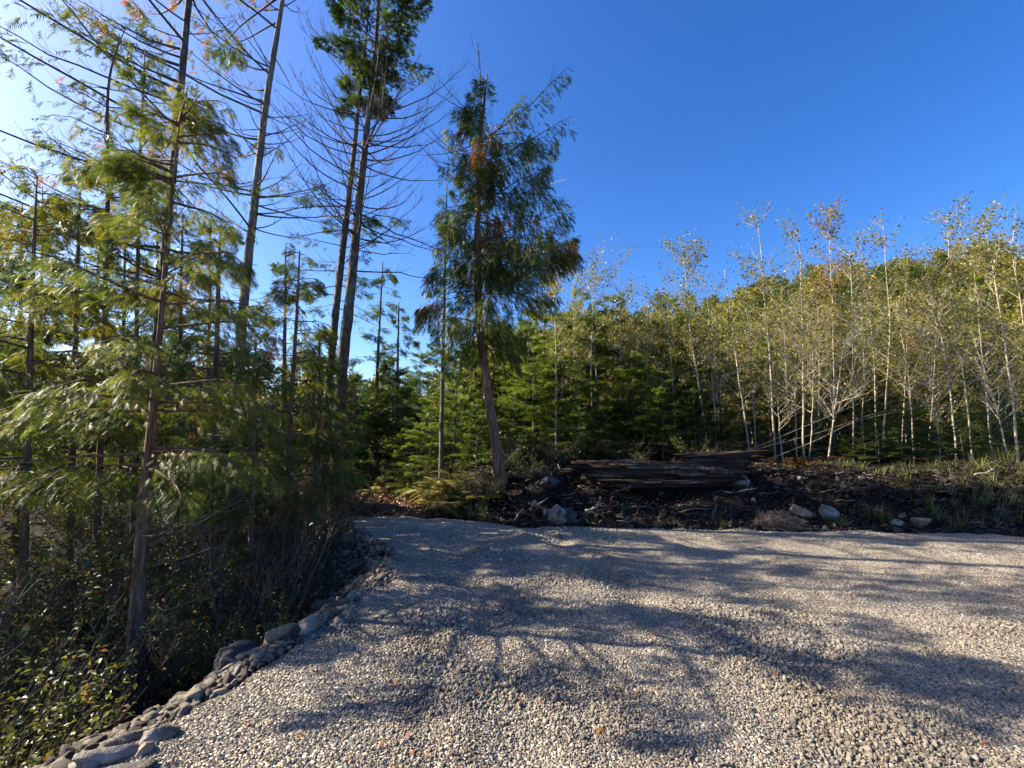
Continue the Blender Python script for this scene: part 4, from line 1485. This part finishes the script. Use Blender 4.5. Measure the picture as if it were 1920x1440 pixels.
SPRO = [shrub_proto(71, 1.5, .95, 4200, .55, stems=42), shrub_proto(72, 1.1, .8, 3300, .62, stems=38), shrub_proto(73, 1.7, .8, 3300, .5, stems=42), shrub_proto(74, .7, .6, 2000, .5, .04)]
SHR = [
    (-3.15, 2.7, 1, 1.0, 'leafy shrub filling the ditch at the lower picture edge'), (-4.1, 3.3, 0, 1.1, 'tall leafy shrub left of the near cedar trunk'),
    (-4.9, 4.2, 2, 1.2, 'dense shrub behind the tall leafy one at the picture edge'), (-3.0, 4.5, 1, .95, 'twiggy shrub just right of the near cedar trunk'),
    (-3.7, 5.0, 0, 1.1, 'broad dark shrub behind the near cedar trunk'), (-2.95, 5.4, 2, .95, 'dark shrub above the ditch boulder'),
    (-4.7, 5.7, 0, 1.25, 'large dim shrub deep in the left thicket'), (-3.2, 6.3, 2, 1.05, 'upright dark shrub behind the cobble slope'),
    (-3.15, 7.1, 1, .9, 'dark shrub at the top of the cobble slope'), (-4.1, 7.0, 0, 1.0, 'big shaded shrub behind the cobble slope shrubs'),
    (-3.3, 8.0, 2, .95, 'shaded shrub beside the forked fir bases'), (-3.35, 3.35, 3, 1.2, 'low shrub at the foot of the near cedar'),
    (-2.45, 4.2, 3, .8, 'low dark shrub against the ditch boulder'), (-5.8, 3.7, 0, 1.3, 'golden tinged shrub at the far picture edge'),
    (-5.6, 5.0, 2, 1.3, 'tall shrub under the bushy golden cedar'), (-4.8, 7.9, 0, .9, 'dim shrub under the olive cedars'),
    (-3.9, 2.45, 1, 1.05, 'shrub at the bottom corner of the ditch'), (-2.85, 6.0, 3, 1.0, 'low leafy shrub beside the middle of the cobble slope'),
    (-6.4, 7.4, 0, 1.2, 'dim shrub behind the far dim cedar'), (-7.6, 8.8, 0, 1.3, 'dim shrub at the back of the left thicket'), (-5.5, 6.7, 2, 1.1, 'dim shrub below the curved leader cedar'),
    (-6.1, 9.3, 0, 1.3, 'dim shrub behind the deep shaded cedar'), (-5.0, 9.6, 2, 1.1, 'dim shrub behind the shaded thicket cedars'),
    (-3.0, 8.8, 1, .5, 'shrub on the left side of the leaf path'), (-4.6, 10.4, 2, .6, 'taller shrub behind the one on the leaf path'),
    (-.85, 8.75, 1, .55, 'glossy dark shrub left of the leaning cedar base'), (-.55, 8.4, 3, .85, 'low shrub at the foot of the leaning cedar'),
    (-.15, 9.1, 3, .9, 'low shrub behind the leaning cedar base'), (.35, 8.5, 3, .7, 'low dark shrub between the cedar base and the pointed boulder'),
    (-1.3, 10.0, 1, .6, 'sunlit shrub in the dip behind the dry ferns'), (.9, 9.8, 3, 1.0, 'dark shrub behind the left log end'),
    (4.1, 10.1, 3, .9, 'low shrub behind the right log end'), (2.6, 10.0, 3, .9, 'low shrub behind the middle of the log'),
    (-2.35, 10.6, 1, .9, 'shrub with yellow leaves at the back of the leaf path'), (-.6, 7.98, 3, .5, 'small dark shrub hanging over the road edge'),
]
done = set()
for x, y, k, sc, lab in SHR:
    z = float(G(x, y)) - .02
    if k not in done:
        done.add(k)
        o = SPRO[k]
        o.location = (x, y, z)
        o.scale = (sc,) * 3
        o['label'] = lab
    else:
        o = copy_tree(SPRO[k], (x, y, z), float(RNG.uniform(0, 6.28)), sc, lab)
    o['group'] = 'broadleaf shrubs under the trees'


for k, (x, y, h, lab) in enumerate([
        (-2.35, 4.6, 1.3, 'bare grey stem fanning out of the ditch nearest the boulders'), (-2.6, 4.4, 1.5, 'leaning bare stem just left of the nearest fanning stem'),
        (-2.75, 5.1, 1.7, 'bare thin sapling behind the fanning stems'), (-3.0, 4.1, 1.5, 'bare stem close to the near cedar trunk on its right'),
        (-3.75, 3.7, 1.4, 'thin bare stem close to the near cedar trunk on its left'), (-3.3, 3.3, 1.1, 'slim bare stem crossing the foot of the near cedar'),
        (-2.75, 6.2, 1.6, 'bare sapling at the top of the cobble slope'), (-2.95, 6.7, 1.9, 'taller bare sapling behind the one on the cobble slope'),
        (-3.1, 7.6, 1.8, 'bare sapling at the far end of the cobble slope'), (-4.4, 4.6, 2.0, 'bare grey sapling deep left of the near cedar'),
        (-4.3, 3.0, 1.3, 'bare stem among the shrubs at the picture edge'), (-3.6, 5.8, 2.1, 'bare sapling behind the near cedar trunk'),
        (-2.5, 5.6, 1.1, 'short bare stem leaning over the cobbles'), (-3.4, 6.9, 2.2, 'tall bare sapling in front of the forked firs')]):
    z0 = float(G(x, y))
    mb = MB()
    ns = 4
    a0 = RNG.uniform(0, 6.28, ns)
    ln = h * RNG.uniform(.6, 1.05, ns)
    t_ = np.linspace(0, 1, 9)[None, :, None]
    dd = norm(np.stack([.45 * np.cos(a0), .45 * np.sin(a0), np.ones(ns)], -1))
    q = np.array([x, y, z0 - .05]) + dd[:, None] * ln[:, None, None] * t_ + np.cumsum(RNG.normal(0, .022, (ns, 9, 3)), 1) * (t_ > 0)
    tubes(mb, q, np.linspace(.011, .003, 9)[None] * RNG.uniform(.7, 1.2, (ns, 1)), 5, .5, False)
    W, rr, b = side_twigs(q, ln, 9, .12, .5, .003, .2, .15)
    tubes(mb, W, rr, 3, .5, False)
    l2 = np.linalg.norm(W[:, -1] - W[:, 0], axis=1)
    W2, rr2, b2 = side_twigs(W, l2, 7, .06, .2, .002, .2, .1)
    if len(W2):
        tubes(mb, W2, rr2, 3, .5, False)
    tag(mb.build('bare_sapling', M['twig'], None, True, (x, y, z0)), lab, 'sapling')


# ------------------------------------------------------------------ ferns, grass, straw
def fern_proto(seed, nf, L, mat, tint, name, cat, tpl=None):
    global RNG
    keep, RNG = RNG, np.random.default_rng(seed)
    t = thing(name, 'x', cat, (0, 0, 0))
    tr = Trunk([(960, 800, 4), (960, 790, 3)], 5)
    tr.q = np.column_stack([np.zeros(4), np.zeros(4), np.linspace(-.05, .1, 4), np.full(4, .02)])
    Ls = L * RNG.uniform(.6, 1.1, nf)
    PB = branch_paths(tr, np.zeros(nf), ALL(nf), Ls, RNG.uniform(.6, 1.5, nf), -RNG.uniform(.7, 1.2, nf), n=10, wob=.02)
    for i in range(nf):
        mb = MB()
        tubes(mb, PB[i:i + 1], np.linspace(.003, .001, 10)[None], 3, tint, False)
        m = 26
        tt = np.linspace(.12, .99, m)
        p, tg = pick(PB, np.full(m, i), tt)
        for sg in (-1, 1):
            d = norm(np.cross(tg, UP) * sg + tg * .35 - UP * .12)
            scatter(mb, tpl_quad(.22), p, d, np.tile(UP, (m, 1)), Ls[i] * .24 * np.sin(np.pi * np.clip(tt * .85 + .12, 0, 1)), np.clip(tint + RNG.normal(0, .12, m), 0, 1))
        mb.build('frond', M[mat], t)
    RNG = keep
    return t


FPRO = [fern_proto(81, 15, .62, 'straw', .72, 'dry_fern', 'fern'), fern_proto(82, 13, .55, 'bracken', .35, 'rusty_fern', 'fern'), fern_proto(83, 14, .6, 'bracken', .92, 'green_fern', 'fern')]
FERN = [
    (-1.45, 8.8, 0, 1.1, 'golden dry fern at the mouth of the leaf path'), (-1.2, 8.5, 0, 1.0, 'golden dry fern next to the path mouth, nearer the leaning cedar'),
    (-1.05, 8.9, 0, 1.2, 'pale dry fern behind the path mouth ferns'), (-1.35, 9.25, 2, 1.4, 'yellow green fern above the dry ferns'),
    (-.8, 8.4, 2, .95, 'small yellow green fern beside the glossy dark shrub'), (-1.65, 9.7, 0, 1.2, 'tall dry fern on the path side'),
    (-1.0, 9.3, 2, 1.2, 'green fern under the bright young fir'), (-1.2, 8.4, 2, .85, 'low yellow green fern at the road corner'),
    (-1.45, 10.1, 0, 1.3, 'straw coloured fern behind the yellow green one'), (-1.35, 9.55, 2, 1.2, 'yellowing fern between the dry ferns and the young firs'),
    (5.9, 10.0, 1, .8, 'rusty fern under the central alders'), (6.5, 10.3, 1, .9, 'rusty fern beyond the central alder feet'),
    (5.3, 10.4, 1, .8, 'rusty fern before the central alder feet'),
    (4.9, 10.6, 1, .8, 'rusty fern behind the rotten log end'), (7.4, 10.5, 1, .7, 'small rusty fern below the slanted saplings'),
    (-3.1, 10.6, 0, 1.0, 'dry fern at the back of the leaf path'), (-2.8, 10.9, 1, .9, 'brown fern at the far left of the leaf path'),
]
done = set()
for x, y, k, sc, lab in FERN:
    z = float(G(x, y)) - .01
    if k not in done:
        done.add(k)
        o = FPRO[k]
        o.location = (x, y, z)
        o.scale = (sc,) * 3
        o['label'] = lab
    else:
        o = copy_tree(FPRO[k], (x, y, z), float(RNG.uniform(0, 6.28)), sc, lab)
    o['group'] = 'ferns beside the path and bank'


def blades(mb, n, L, spread, tint, lean=.8, w=.012, c=(0, 0, 0)):
    a = RNG.uniform(0, 6.28, n)
    r = spread * np.sqrt(RNG.random(n))
    base = np.stack([r * np.cos(a), r * np.sin(a), np.zeros(n)], -1) + np.asarray(c)
    ln = L * RNG.uniform(.5, 1.1, n)
    a2 = a + RNG.normal(0, .7, n)
    out = np.stack([np.cos(a2), np.sin(a2), np.zeros(n)], -1) * (lean * RNG.uniform(.2, 1, n))[:, None]
    t = np.linspace(0, 1, 5)[None, :, None]
    q = base[:, None] + ln[:, None, None] * (UP * (t - .45 * t ** 2 * np.linalg.norm(out, axis=1)[:, None, None]) + out[:, None] * t ** 1.6)
    sd = norm(np.cross(out, UP) + 1e-6)[:, None] * (w * np.array([1, .95, .8, .5, .08]))[None, :, None] * .5
    V = np.stack([q - sd, q + sd], 2).reshape(n, 10, 3)
    f = np.array([(2 * i, 2 * i + 1, 2 * i + 3, 2 * i + 2) for i in range(4)])
    Fa = (f[None] + (np.arange(n) * 10)[:, None, None]).reshape(-1, 4)
    mb.add(V.reshape(-1, 3), Fa, np.repeat(np.clip(tint + RNG.normal(0, .15, n), 0, 1), 4))


GR = [
    (1885, 885, 10.0, 90, .62, .13, .72, 'large pale grass tuft at the top of the bank by the thick alder'),
    (1835, 892, 9.6, 60, .4, .14, .6, 'grass tuft left of the large pale one'),
    (1640, 962, 7.55, 60, .32, .12, .5, 'grass tuft between the faceted boulder and the pale cream rock'),
    (1660, 968, 7.45, 40, .25, .1, .6, 'short grass tuft touching the pale cream rock'),
    (1790, 978, 7.2, 60, .2, .16, .6, 'low green grass tuft at the road edge'),
    (1770, 965, 7.4, 40, .22, .14, .55, 'low grass tuft behind the flat tan boulder'),
    (1830, 945, 7.8, 50, .25, .15, .55, 'grass tuft on the slope above the road edge'),
    (1880, 950, 7.8, 60, .26, .2, .62, 'yellowish grass tuft at the right end of the bank'),
    (1920, 955, 7.7, 50, .26, .18, .6, 'grass tuft cut by the picture edge'),
    (1470, 885, 9.3, 50, .16, .2, .5, 'short grass patch on the bank right of the log'),
    (1580, 888, 9.5, 50, .2, .2, .4, 'short grass under the right alders'),
    (1700, 885, 9.8, 50, .25, .2, .45, 'thin grass in front of the dark firs'),
    (1420, 940, 7.8, 25, .2, .12, .75, 'dry grass wisps on the bank below the log'),
    (1170, 930, 7.9, 25, .2, .12, .6, 'dry wisps on the bank under the left log half'),
    (1745, 930, 8.2, 40, .22, .15, .5, 'grass tuft in the middle of the right slope'),
]
for px, py, d, n, L, sp, ti, lab in GR:
    p = P(px, py, d)
    z = float(G(p[0], p[1])) - .01
    mb = MB()
    blades(mb, n, L, sp, ti)
    o = mb.build('grass_tuft', M['grassblade'], None, False, (0, 0, 0))
    o.location = (float(p[0]), float(p[1]), z)
    tag(o, lab, 'grass tuft', 'grass tufts on the bank')

# heap of dead stalks before the brown block
p = P(1462, 975, 7.36)
z = float(G(p[0], p[1]))
mb = MB()
n = 1100
a = RNG.uniform(0, 6.28, n)
r = np.sqrt(RNG.random(n))
x0 = np.stack([.46 * r * np.cos(a), .22 * r * np.sin(a), .20 * (1 - r ** 2) * RNG.uniform(.5, 1.1, n)], -1)
dd = norm(np.stack([np.cos(a) * .9 + RNG.normal(0, .6, n) + .3, -.5 + RNG.normal(0, .5, n), -.35 + RNG.normal(0, .25, n)], -1))
ln = RNG.uniform(.08, .3, n)
q = x0[:, None] + dd[:, None] * ln[:, None, None] * np.linspace(-.5, .5, 4)[None, :, None]
q[:, :, 2] = np.maximum(q[:, :, 2], .01)
tubes(mb, q, np.full((n, 4), .0035), 3, np.clip(RNG.normal(.62, .25, n), 0, 1), False)
o = mb.build('straw_heap', M['dead_stalk'], None, False, (0, 0, 0))
o.location = (float(p[0]), float(p[1]), z + .02)
tag(o, 'heap of dead brown stalks and straw at the foot of the bank', 'straw heap')


# ------------------------------------------------------------------ logs
def log_mesh(L, Rd, seed, nl=150, na=72, squash=.85, ragged=.4):
    r = np.random.default_rng(seed)
    u = np.linspace(0, 1, nl)
    a = np.linspace(0, 2 * np.pi, na, endpoint=False)
    U, A = np.meshgrid(u, a, indexing='ij')
    gro = vnoise(A * 5.5 + 0 * U, U * 2.2, 1.0, seed) * .16 + np.abs(vnoise(A * 11, U * 5, 1.0, seed + 1)) * .14 + vnoise(A * 2, U * 4, 1.0, seed + 2) * .13 + np.abs(vnoise(A * 22, U * 9, 1.0, seed + 7)) * .06
    gro = np.where(np.cos(A - np.pi) > .9, gro * .3, gro)
    rad = Rd * (.9 + gro + .12 * vnoise(U * 5, 0 * A, 1.0, seed + 3))
    x = (U - .5) * L + np.where(U < .5, -1, 1) * ragged * vnoise(A * 3.2, U * 0, 1.0, seed + 4) * np.abs(U - .5) ** 6 * 64
    V = np.stack([x, rad * np.cos(A), rad * np.sin(A) * squash], -1).reshape(-1, 3)
    i, j = np.meshgrid(np.arange(nl - 1), np.arange(na), indexing='ij')
    j2 = (j + 1) % na
    q = np.stack([i * na + j, i * na + j2, (i + 1) * na + j2, (i + 1) * na + j], -1).reshape(-1, 4)
    mb = MB().add(V, q)
    c0, c1 = np.array([[-L / 2 + .12, 0, 0]]), np.array([[L / 2 - .12, 0, 0]])
    mb.add(np.vstack([V[:na], c0]), np.stack([np.arange(na), np.full(na, na), (np.arange(na) + 1) % na], -1))
    mb.add(np.vstack([V[-na:], c1]), np.stack([(np.arange(na) + 1) % na, np.full(na, na), np.arange(na)], -1))
    return mb


def log_mat():
    m, n, l, b, out = new_mat('rotten_log_wood')
    v = mapping(n, l, (.35, 5, 5))
    t = noise(n, l, 3.2, 7, .65, v, .5)
    v2 = mapping(n, l, (1.1, 1.6, 1.6))
    t2 = noise(n, l, 1.6, 5, .6, v2)
    r = ramp(n, [(.34, (.010, .008, .007)), (.52, (.03, .021, .017)), (.66, (.12, .085, .062)), (.80, (.28, .21, .15))])
    l.new(t.outputs['Fac'], r.inputs['Fac'])
    r2 = ramp(n, [(.5, (0, 0, 0)), (.64, (1, 1, 1))])
    l.new(t2.outputs['Fac'], r2.inputs['Fac'])
    mx = n.new('ShaderNodeMix')
    mx.data_type = 'RGBA'
    mx.blend_type = 'MIX'
    l.new(r2.outputs['Color'], mx.inputs[0])
    l.new(r.outputs['Color'], mx.inputs[6])
    mu = n.new('ShaderNodeMix')
    mu.data_type = 'RGBA'
    mu.blend_type = 'MULTIPLY'
    mu.inputs[0].default_value = 1
    l.new(r.outputs['Color'], mu.inputs[6])
    mu.inputs[7].default_value = (1.0, .72, .56, 1)
    l.new(mu.outputs[2], mx.inputs[7])
    l.new(mx.outputs[2], b.inputs['Base Color'])
    b.inputs['Roughness'].default_value = .9
    b.inputs['Specular IOR Level'].default_value = .15
    bump(n, l, t.outputs['Fac'], 1.0, .05, b)
    return m


M['log'] = log_mat()


def put_log(name, label, pa, pb, d, Rd, seed, dz=0.0, plates=0):
    a, b = P(*pa, d), P(*pb, d)
    c = (a + b) / 2
    L = float(np.linalg.norm(b - a))
    ang = math.asin((b[2] - a[2]) / L)
    t = thing(name, label, 'log', c + (0, 0, dz))
    o = log_mesh(L, Rd, seed).build('wood', M['log'], t, False, (0, 0, 0))
    for k in range(int(plates * 1.8)):   # loose slabs of bark along the top and the front
        u0 = RNG.uniform(-.46, .3)
        ll = RNG.uniform(.12, .3) * L
        a0 = RNG.uniform(1.2, 3.6)
        wa = RNG.uniform(.15, .4)
        uu = np.linspace(0, 1, 12)
        aa = np.linspace(-.5, .5, 4)
        U, A = np.meshgrid(uu, aa, indexing='ij')
        Rr = Rd * (RNG.uniform(.98, 1.16) + .05 * vnoise(U * 9, A * 5, 1, k))
        AA = a0 + A * wa * (1 - .7 * np.abs(U - .5) * 1.4)
        V = np.stack([u0 * L + U * ll, Rr * np.cos(AA), Rr * np.sin(AA) * .85], -1)
        V2 = V * (1, .93, .93)
        vv = np.concatenate([V.reshape(-1, 3), V2.reshape(-1, 3)])
        i, j = np.meshgrid(np.arange(11), np.arange(3), indexing='ij')
        q = np.stack([i * 4 + j, (i + 1) * 4 + j, (i + 1) * 4 + j + 1, i * 4 + j + 1], -1).reshape(-1, 4)
        rim = []
        edge = [i_ * 4 for i_ in range(12)] + [44, 45, 46, 47] + [i_ * 4 + 3 for i_ in range(11, -1, -1)] + [3, 2, 1, 0]
        for e0, e1 in zip(edge[:-1], edge[1:]):
            if e0 != e1:
                rim.append((e0, e1, e1 + 48, e0 + 48))
        MB().add(vv, np.concatenate([q, q[:, ::-1] + 48, np.array(rim)])).build('bark_slab', M['rotten' if k % 3 else 'bark_fir'], t, False, (0, 0, 0))
    t.rotation_euler = (0, -ang, 0)
    return t


put_log('rotten_log', 'long rotten log with reddish broken bark lying on the dark bank', (1080, 884), (1395, 884), 8.75, .235, 5, 0, 9)
put_log('bark_log', 'dark weathered log slab lying across the far end of the rotten log', (1285, 864), (1412, 858), 9.15, .13, 9, .03, 4)
put_log('fallen_log', 'low dark log half buried under the rotten log', (1150, 906), (1360, 904), 8.45, .09, 12, -.02, 3)


# ------------------------------------------------------------------ debris on the bank, leaves on the path
def twig_src(seed, L=.35, r=.005, mat='debris'):
    rr = np.random.default_rng(seed)
    q = np.stack([np.linspace(-L / 2, L / 2, 5), np.cumsum(rr.normal(0, .015, 5)), np.cumsum(rr.normal(0, .01, 5))], -1)
    mb = MB()
    tubes(mb, q[None], np.linspace(r, r * .5, 5)[None], 4, .5, True)
    W, r2, b = side_twigs(q[None], np.array([L]), 8, .05, .14, r * .5)
    if len(W):
        tubes(mb, W, r2, 3, .5, False)
    return bpy.data.objects.new('twig_piece', mb.mesh('twig_piece', M[mat], (0, 0, 0), True))


tsrc = [twig_src(k) for k in range(4)] + [twig_src(9, .25, .003), twig_src(10, .5, .008), twig_src(11, .3, .004, 'twig_pale')]
N = 3200
bx_ = RNG.uniform(-1.2, 12, N)
by_ = yf(bx_) + .05 + 3.0 * RNG.random(N) ** 1.4
rot = np.column_stack([RNG.normal(0, .25, (N, 2)), np.where(RNG.random(N) < .6, RNG.normal(0, .5, N), RNG.uniform(0, 6.28, N))])
gn_scatter('bank_debris', np.column_stack([bx_, by_, G(bx_, by_) + .01]), rot, RNG.uniform(.4, 1.5, N), tsrc, 'tangle of dead twigs and roots covering the dark bank')

lsrc = []
for k in range(4):
    mb = MB()
    n = 9
    p = RNG.normal(0, .05, (n, 3)) * (1, 1, .25)
    p[:, 2] = np.abs(p[:, 2])
    scatter_mix(mb, LEAF, p, norm(RNG.normal(0, 1, (n, 3)) * (1, 1, .3)), norm(RNG.normal(0, .4, (n, 3)) + UP), RNG.uniform(.04, .09, n), np.clip(RNG.normal([.25, .4, .55, .3][k], .15, n), 0, 1))
    lsrc.append(bpy.data.objects.new('leaf_cluster', mb.mesh('leaf_cluster', M['bank_litter' if k < 2 else 'litter'])))
N = 5000
ax = RNG.uniform(-1.5, 12, N)
ay = yf(ax) + .03 + 4.5 * RNG.random(N) ** 1.3
gn_scatter('leaf_litter', np.column_stack([ax, ay, G(ax, ay) + .005]), rand_rot(N, .35), RNG.uniform(.5, 1.4, N), lsrc[:2], 'dark dead leaves and clods over the bank')
N = 5200
ay = 8.2 + 4.2 * RNG.random(N) ** 1.3
ax = -2.3 - .12 * (ay - 8) + RNG.normal(0, .5, N)
gn_scatter('path_leaves', np.column_stack([ax, ay, G(ax, ay) + .005]), rand_rot(N, .35), RNG.uniform(.5, 1.3, N), lsrc[2:4], 'reddish brown fallen leaves covering the narrow path')

# clods and small rocks of the bank
bsrc = []
for k in range(5):
    V, Fa = rock(400 + k, 2, 8, RNG.uniform(.8, 1.3, 3) * (1, .8, .65), soft=.2)
    bsrc.append(source('bank_clod', V, Fa, M['rock_dark']))
N = 900
ax = RNG.uniform(-1, 12, N)
ay = yf(ax) + .02 + 1.8 * RNG.random(N) ** 1.5
gn_scatter('bank_rubble', np.column_stack([ax, ay, G(ax, ay) + .005]), rand_rot(N, .6), np.exp(RNG.normal(math.log(.035), .4, N)), bsrc, 'dark clods and stones in the bank face')

# snapped roots and sticks that stick out of the bank
for k, (px, py, d, ln, dz, rz, mt, lab) in enumerate([
        (975, 945, 7.75, .30, .5, .9, 'twig_pale', 'pale forked root at the left end of the bank'),
        (1010, 925, 7.95, .35, .35, .4, 'twig_pale', 'pale stick above the mossy boulder'),
        (1195, 918, 8.1, .5, .05, .1, 'twig', 'dark root running along the bank under the log'),
        (1120, 935, 7.85, .45, .2, .3, 'twig_pale', 'mossy pale branch lying on the bank under the left log end'),
        (1300, 930, 7.85, .5, .15, -.3, 'twig', 'crooked dark branch in the middle of the bank face'),
        (1340, 945, 7.7, .3, .4, .8, 'twig', 'short root poking from the bank below the log'),
        (1385, 905, 8.4, .6, .02, .05, 'twig_pale', 'long pale stick lying below the log end'),
        (1440, 912, 8.5, .45, .15, .2, 'twig', 'dark branch left of the brown block on the bank'),
        (1600, 925, 8.2, .7, .08, .1, 'twig', 'long dark branch on the bank above the faceted boulder'),
        (1700, 940, 7.9, .4, .12, -.2, 'rotten', 'reddish rotten stick above the pale cream rock'),
        (1650, 905, 8.7, .8, .03, .05, 'twig_pale', 'thin bleached stick along the bank top on the right'),
        (1790, 915, 8.5, .7, .05, -.1, 'twig', 'dark stick lying along the right slope'),
        (1850, 905, 8.8, .5, .06, .1, 'twig_pale', 'bleached stick on the right slope below the large grass tuft'),
        (1240, 950, 7.6, .35, .3, 1.2, 'twig', 'hanging root low in the bank face'),
        (1090, 955, 7.6, .4, .25, .6, 'twig', 'bent root beside the dark boulder on the bank')]):
    p = P(px, py, d)
    z = float(G(p[0], p[1])) + .03
    n = 9
    q = np.stack([np.linspace(-.5, .5, n) * ln, np.cumsum(RNG.normal(0, .018, n)), np.linspace(0, dz * ln, n) + np.cumsum(RNG.normal(0, .012, n))], -1)
    mb = MB()
    tubes(mb, q[None], np.linspace(.02, .007, n)[None] * RNG.uniform(.7, 1.2), 7, .5, True, .08)
    W, rr, b = side_twigs(q[None], np.array([ln]), 7, .08, .22, .005, .1, 0)
    if len(W):
        tubes(mb, W, rr, 4, .5, False)
    o = mb.build('root' if 'root' in lab else 'stick', M[mt], None, True, (0, 0, 0))
    o.location = (float(p[0]), float(p[1]), z)
    o.rotation_euler = (0, 0, rz)
    tag(o, lab, 'root' if 'root' in lab else 'stick')

grs = []
for k in range(4):
    mb = MB()
    blades(mb, 14, [.12, .18, .1, .22][k], .06, [.45, .6, .4, .75][k], .9, .009)
    grs.append(bpy.data.objects.new('grass_clump', mb.mesh('grass_clump', M['grassblade'])))
N = 1500
ax = RNG.uniform(3.2, 13, N)
ay = yf(ax) + .15 + 3.6 * RNG.random(N)
ok_ = vnoise(ax, ay, 1.1, 51) + .9 * sm(6, 10, ax) + .2 * sm(1.8, 3.2, ay - yf(ax)) + RNG.normal(0, .25, N) > .55
ax, ay = ax[ok_], ay[ok_]
gn_scatter('bank_grass', np.column_stack([ax, ay, G(ax, ay)]), rand_rot(len(ax), .12), RNG.uniform(.6, 1.4, len(ax)), grs, 'thin grass greening the right slope of the bank')

# sticks and rusty sprays on the gravel
for px, py, ln, rz, lab in [(1283, 1382, .11, 1.0, 'short dark stick standing out on the near gravel'), (1362, 1408, .08, .1, 'small brown twig lying on the near gravel'),
                            (1255, 1335, .06, .4, 'tiny dark twig beside the short stick on the gravel'), (855, 1395, .05, .1, 'small dark twig low in the middle of the gravel')]:
    p = P(px, py, gd(py))
    q = np.stack([np.linspace(-ln / 2, ln / 2, 6), RNG.normal(0, .003, 6), RNG.normal(0, .002, 6)], -1)
    mb = MB()
    tubes(mb, q[None], np.linspace(.008, .005, 6)[None], 6)
    o = mb.build('stick', M['twig'], None, True, (0, 0, 0))
    o.location = (float(p[0]), float(p[1]), float(gravel_z(p[0], p[1])) + .025)
    o.rotation_euler = (0, .12, rz)
    tag(o, lab, 'stick')

SPR = []
for k in range(3):
    mb = MB()
    n = 3
    scatter_mix(mb, CED, RNG.normal(0, .008, (n, 3)) * (1, 1, .2), norm(np.stack([RNG.normal(0, .4, n), np.ones(n), RNG.normal(0, .08, n)], -1)), norm(RNG.normal(0, .15, (n, 3)) + UP), .055, RNG.uniform(0, 1, n))
    SPR.append(mb.mesh('fallen_spray', M['rust']))
SP_AT = [(770, 1356), (725, 1370), (1010, 1298), (975, 1296), (895, 1280), (740, 1262), (780, 1385), (1307, 1255), (1335, 1362), (1384, 1430), (1055, 1262), (1625, 1412), (870, 1420), (650, 1395),
         (740, 1415), (845, 1435), (1742, 1432), (1845, 1237), (1510, 1150), (1100, 1140), (560, 1360), (470, 1335), (500, 1400), (1120, 1345), (955, 1340), (1190, 1280), (1555, 1405), (1850, 1360),
         (1460, 1250), (1820, 1145), (1230, 1180), (690, 1300), (600, 1290), (905, 1190), (1400, 1090), (1650, 1240)]
for k, (px, py) in enumerate(SP_AT):
    p = P(px, py, gd(py))
    o = bpy.data.objects.new('fallen_spray', SPR[k % 3])
    COL.objects.link(o)
    o.location = (float(p[0]), float(p[1]), float(gravel_z(p[0], p[1])) + .022)
    o.rotation_euler = (float(RNG.normal(0, .15)), float(RNG.normal(0, .15)), float(RNG.uniform(0, 6.28)))
    s_ = float(RNG.uniform(.35, .75))
    o.scale = (s_, s_, s_)
    tag(o, 'rust coloured fallen cedar spray lying on the gravel', 'fallen leaf', 'rusty cedar sprays scattered on the gravel')

nsrc = []
for k in range(3):
    mb = MB()
    scatter_mix(mb, CED_LOW, np.zeros((1, 3)), np.array([[0, 1., 0]]), np.array([[.1, 0, 1.]]), .022, np.array([.2 + .3 * k]))
    nsrc.append(bpy.data.objects.new('needle_bit', mb.mesh('needle_bit', M['rust'])))
N = 900
ay = 1.5 + 6 * RNG.random(N)
ax = RNG.uniform(-3, 8, N)
ok_ = (ax > xl(ay) + .05) & (ay < yf(ax) - .05) & (vnoise(ax, ay, .7, 41) + RNG.normal(0, .4, N) > 0)
ax, ay = ax[ok_], ay[ok_]
gn_scatter('fallen_needles', np.column_stack([ax, ay, gravel_z(ax, ay) + .014]), rand_rot(len(ax), .3), RNG.uniform(.6, 1.5, len(ax)), nsrc, 'tiny rusty needle sprigs sprinkled over the gravel')

# ------------------------------------------------------------------ contrail high above
m, n_, l_, b_, out_ = new_mat('contrail_vapour')
b_.inputs['Base Color'].default_value = (.9, .9, .92, 1)
b_.inputs['Roughness'].default_value = 1
tr_ = n_.new('ShaderNodeBsdfTransparent')
mx_ = n_.new('ShaderNodeMixShader')
mx_.inputs[0].default_value = .28
l_.new(tr_.outputs[0], mx_.inputs[1])
l_.new(b_.outputs[0], mx_.inputs[2])
l_.new(mx_.outputs[0], out_.inputs['Surface'])
a, b = P(1006, 352, 6000), P(1062, 336, 6000)
q = a[None] + (b - a)[None] * np.linspace(0, 1, 12)[:, None]
mb = MB()
tubes(mb, q[None], (6 + 2 * (1 - np.linspace(0, 1, 12)))[None], 8)
tag(mb.build('contrail', m, None, True, tuple(q[0])), 'thin white contrail streak in the blue sky behind the leaning cedar', 'contrail')
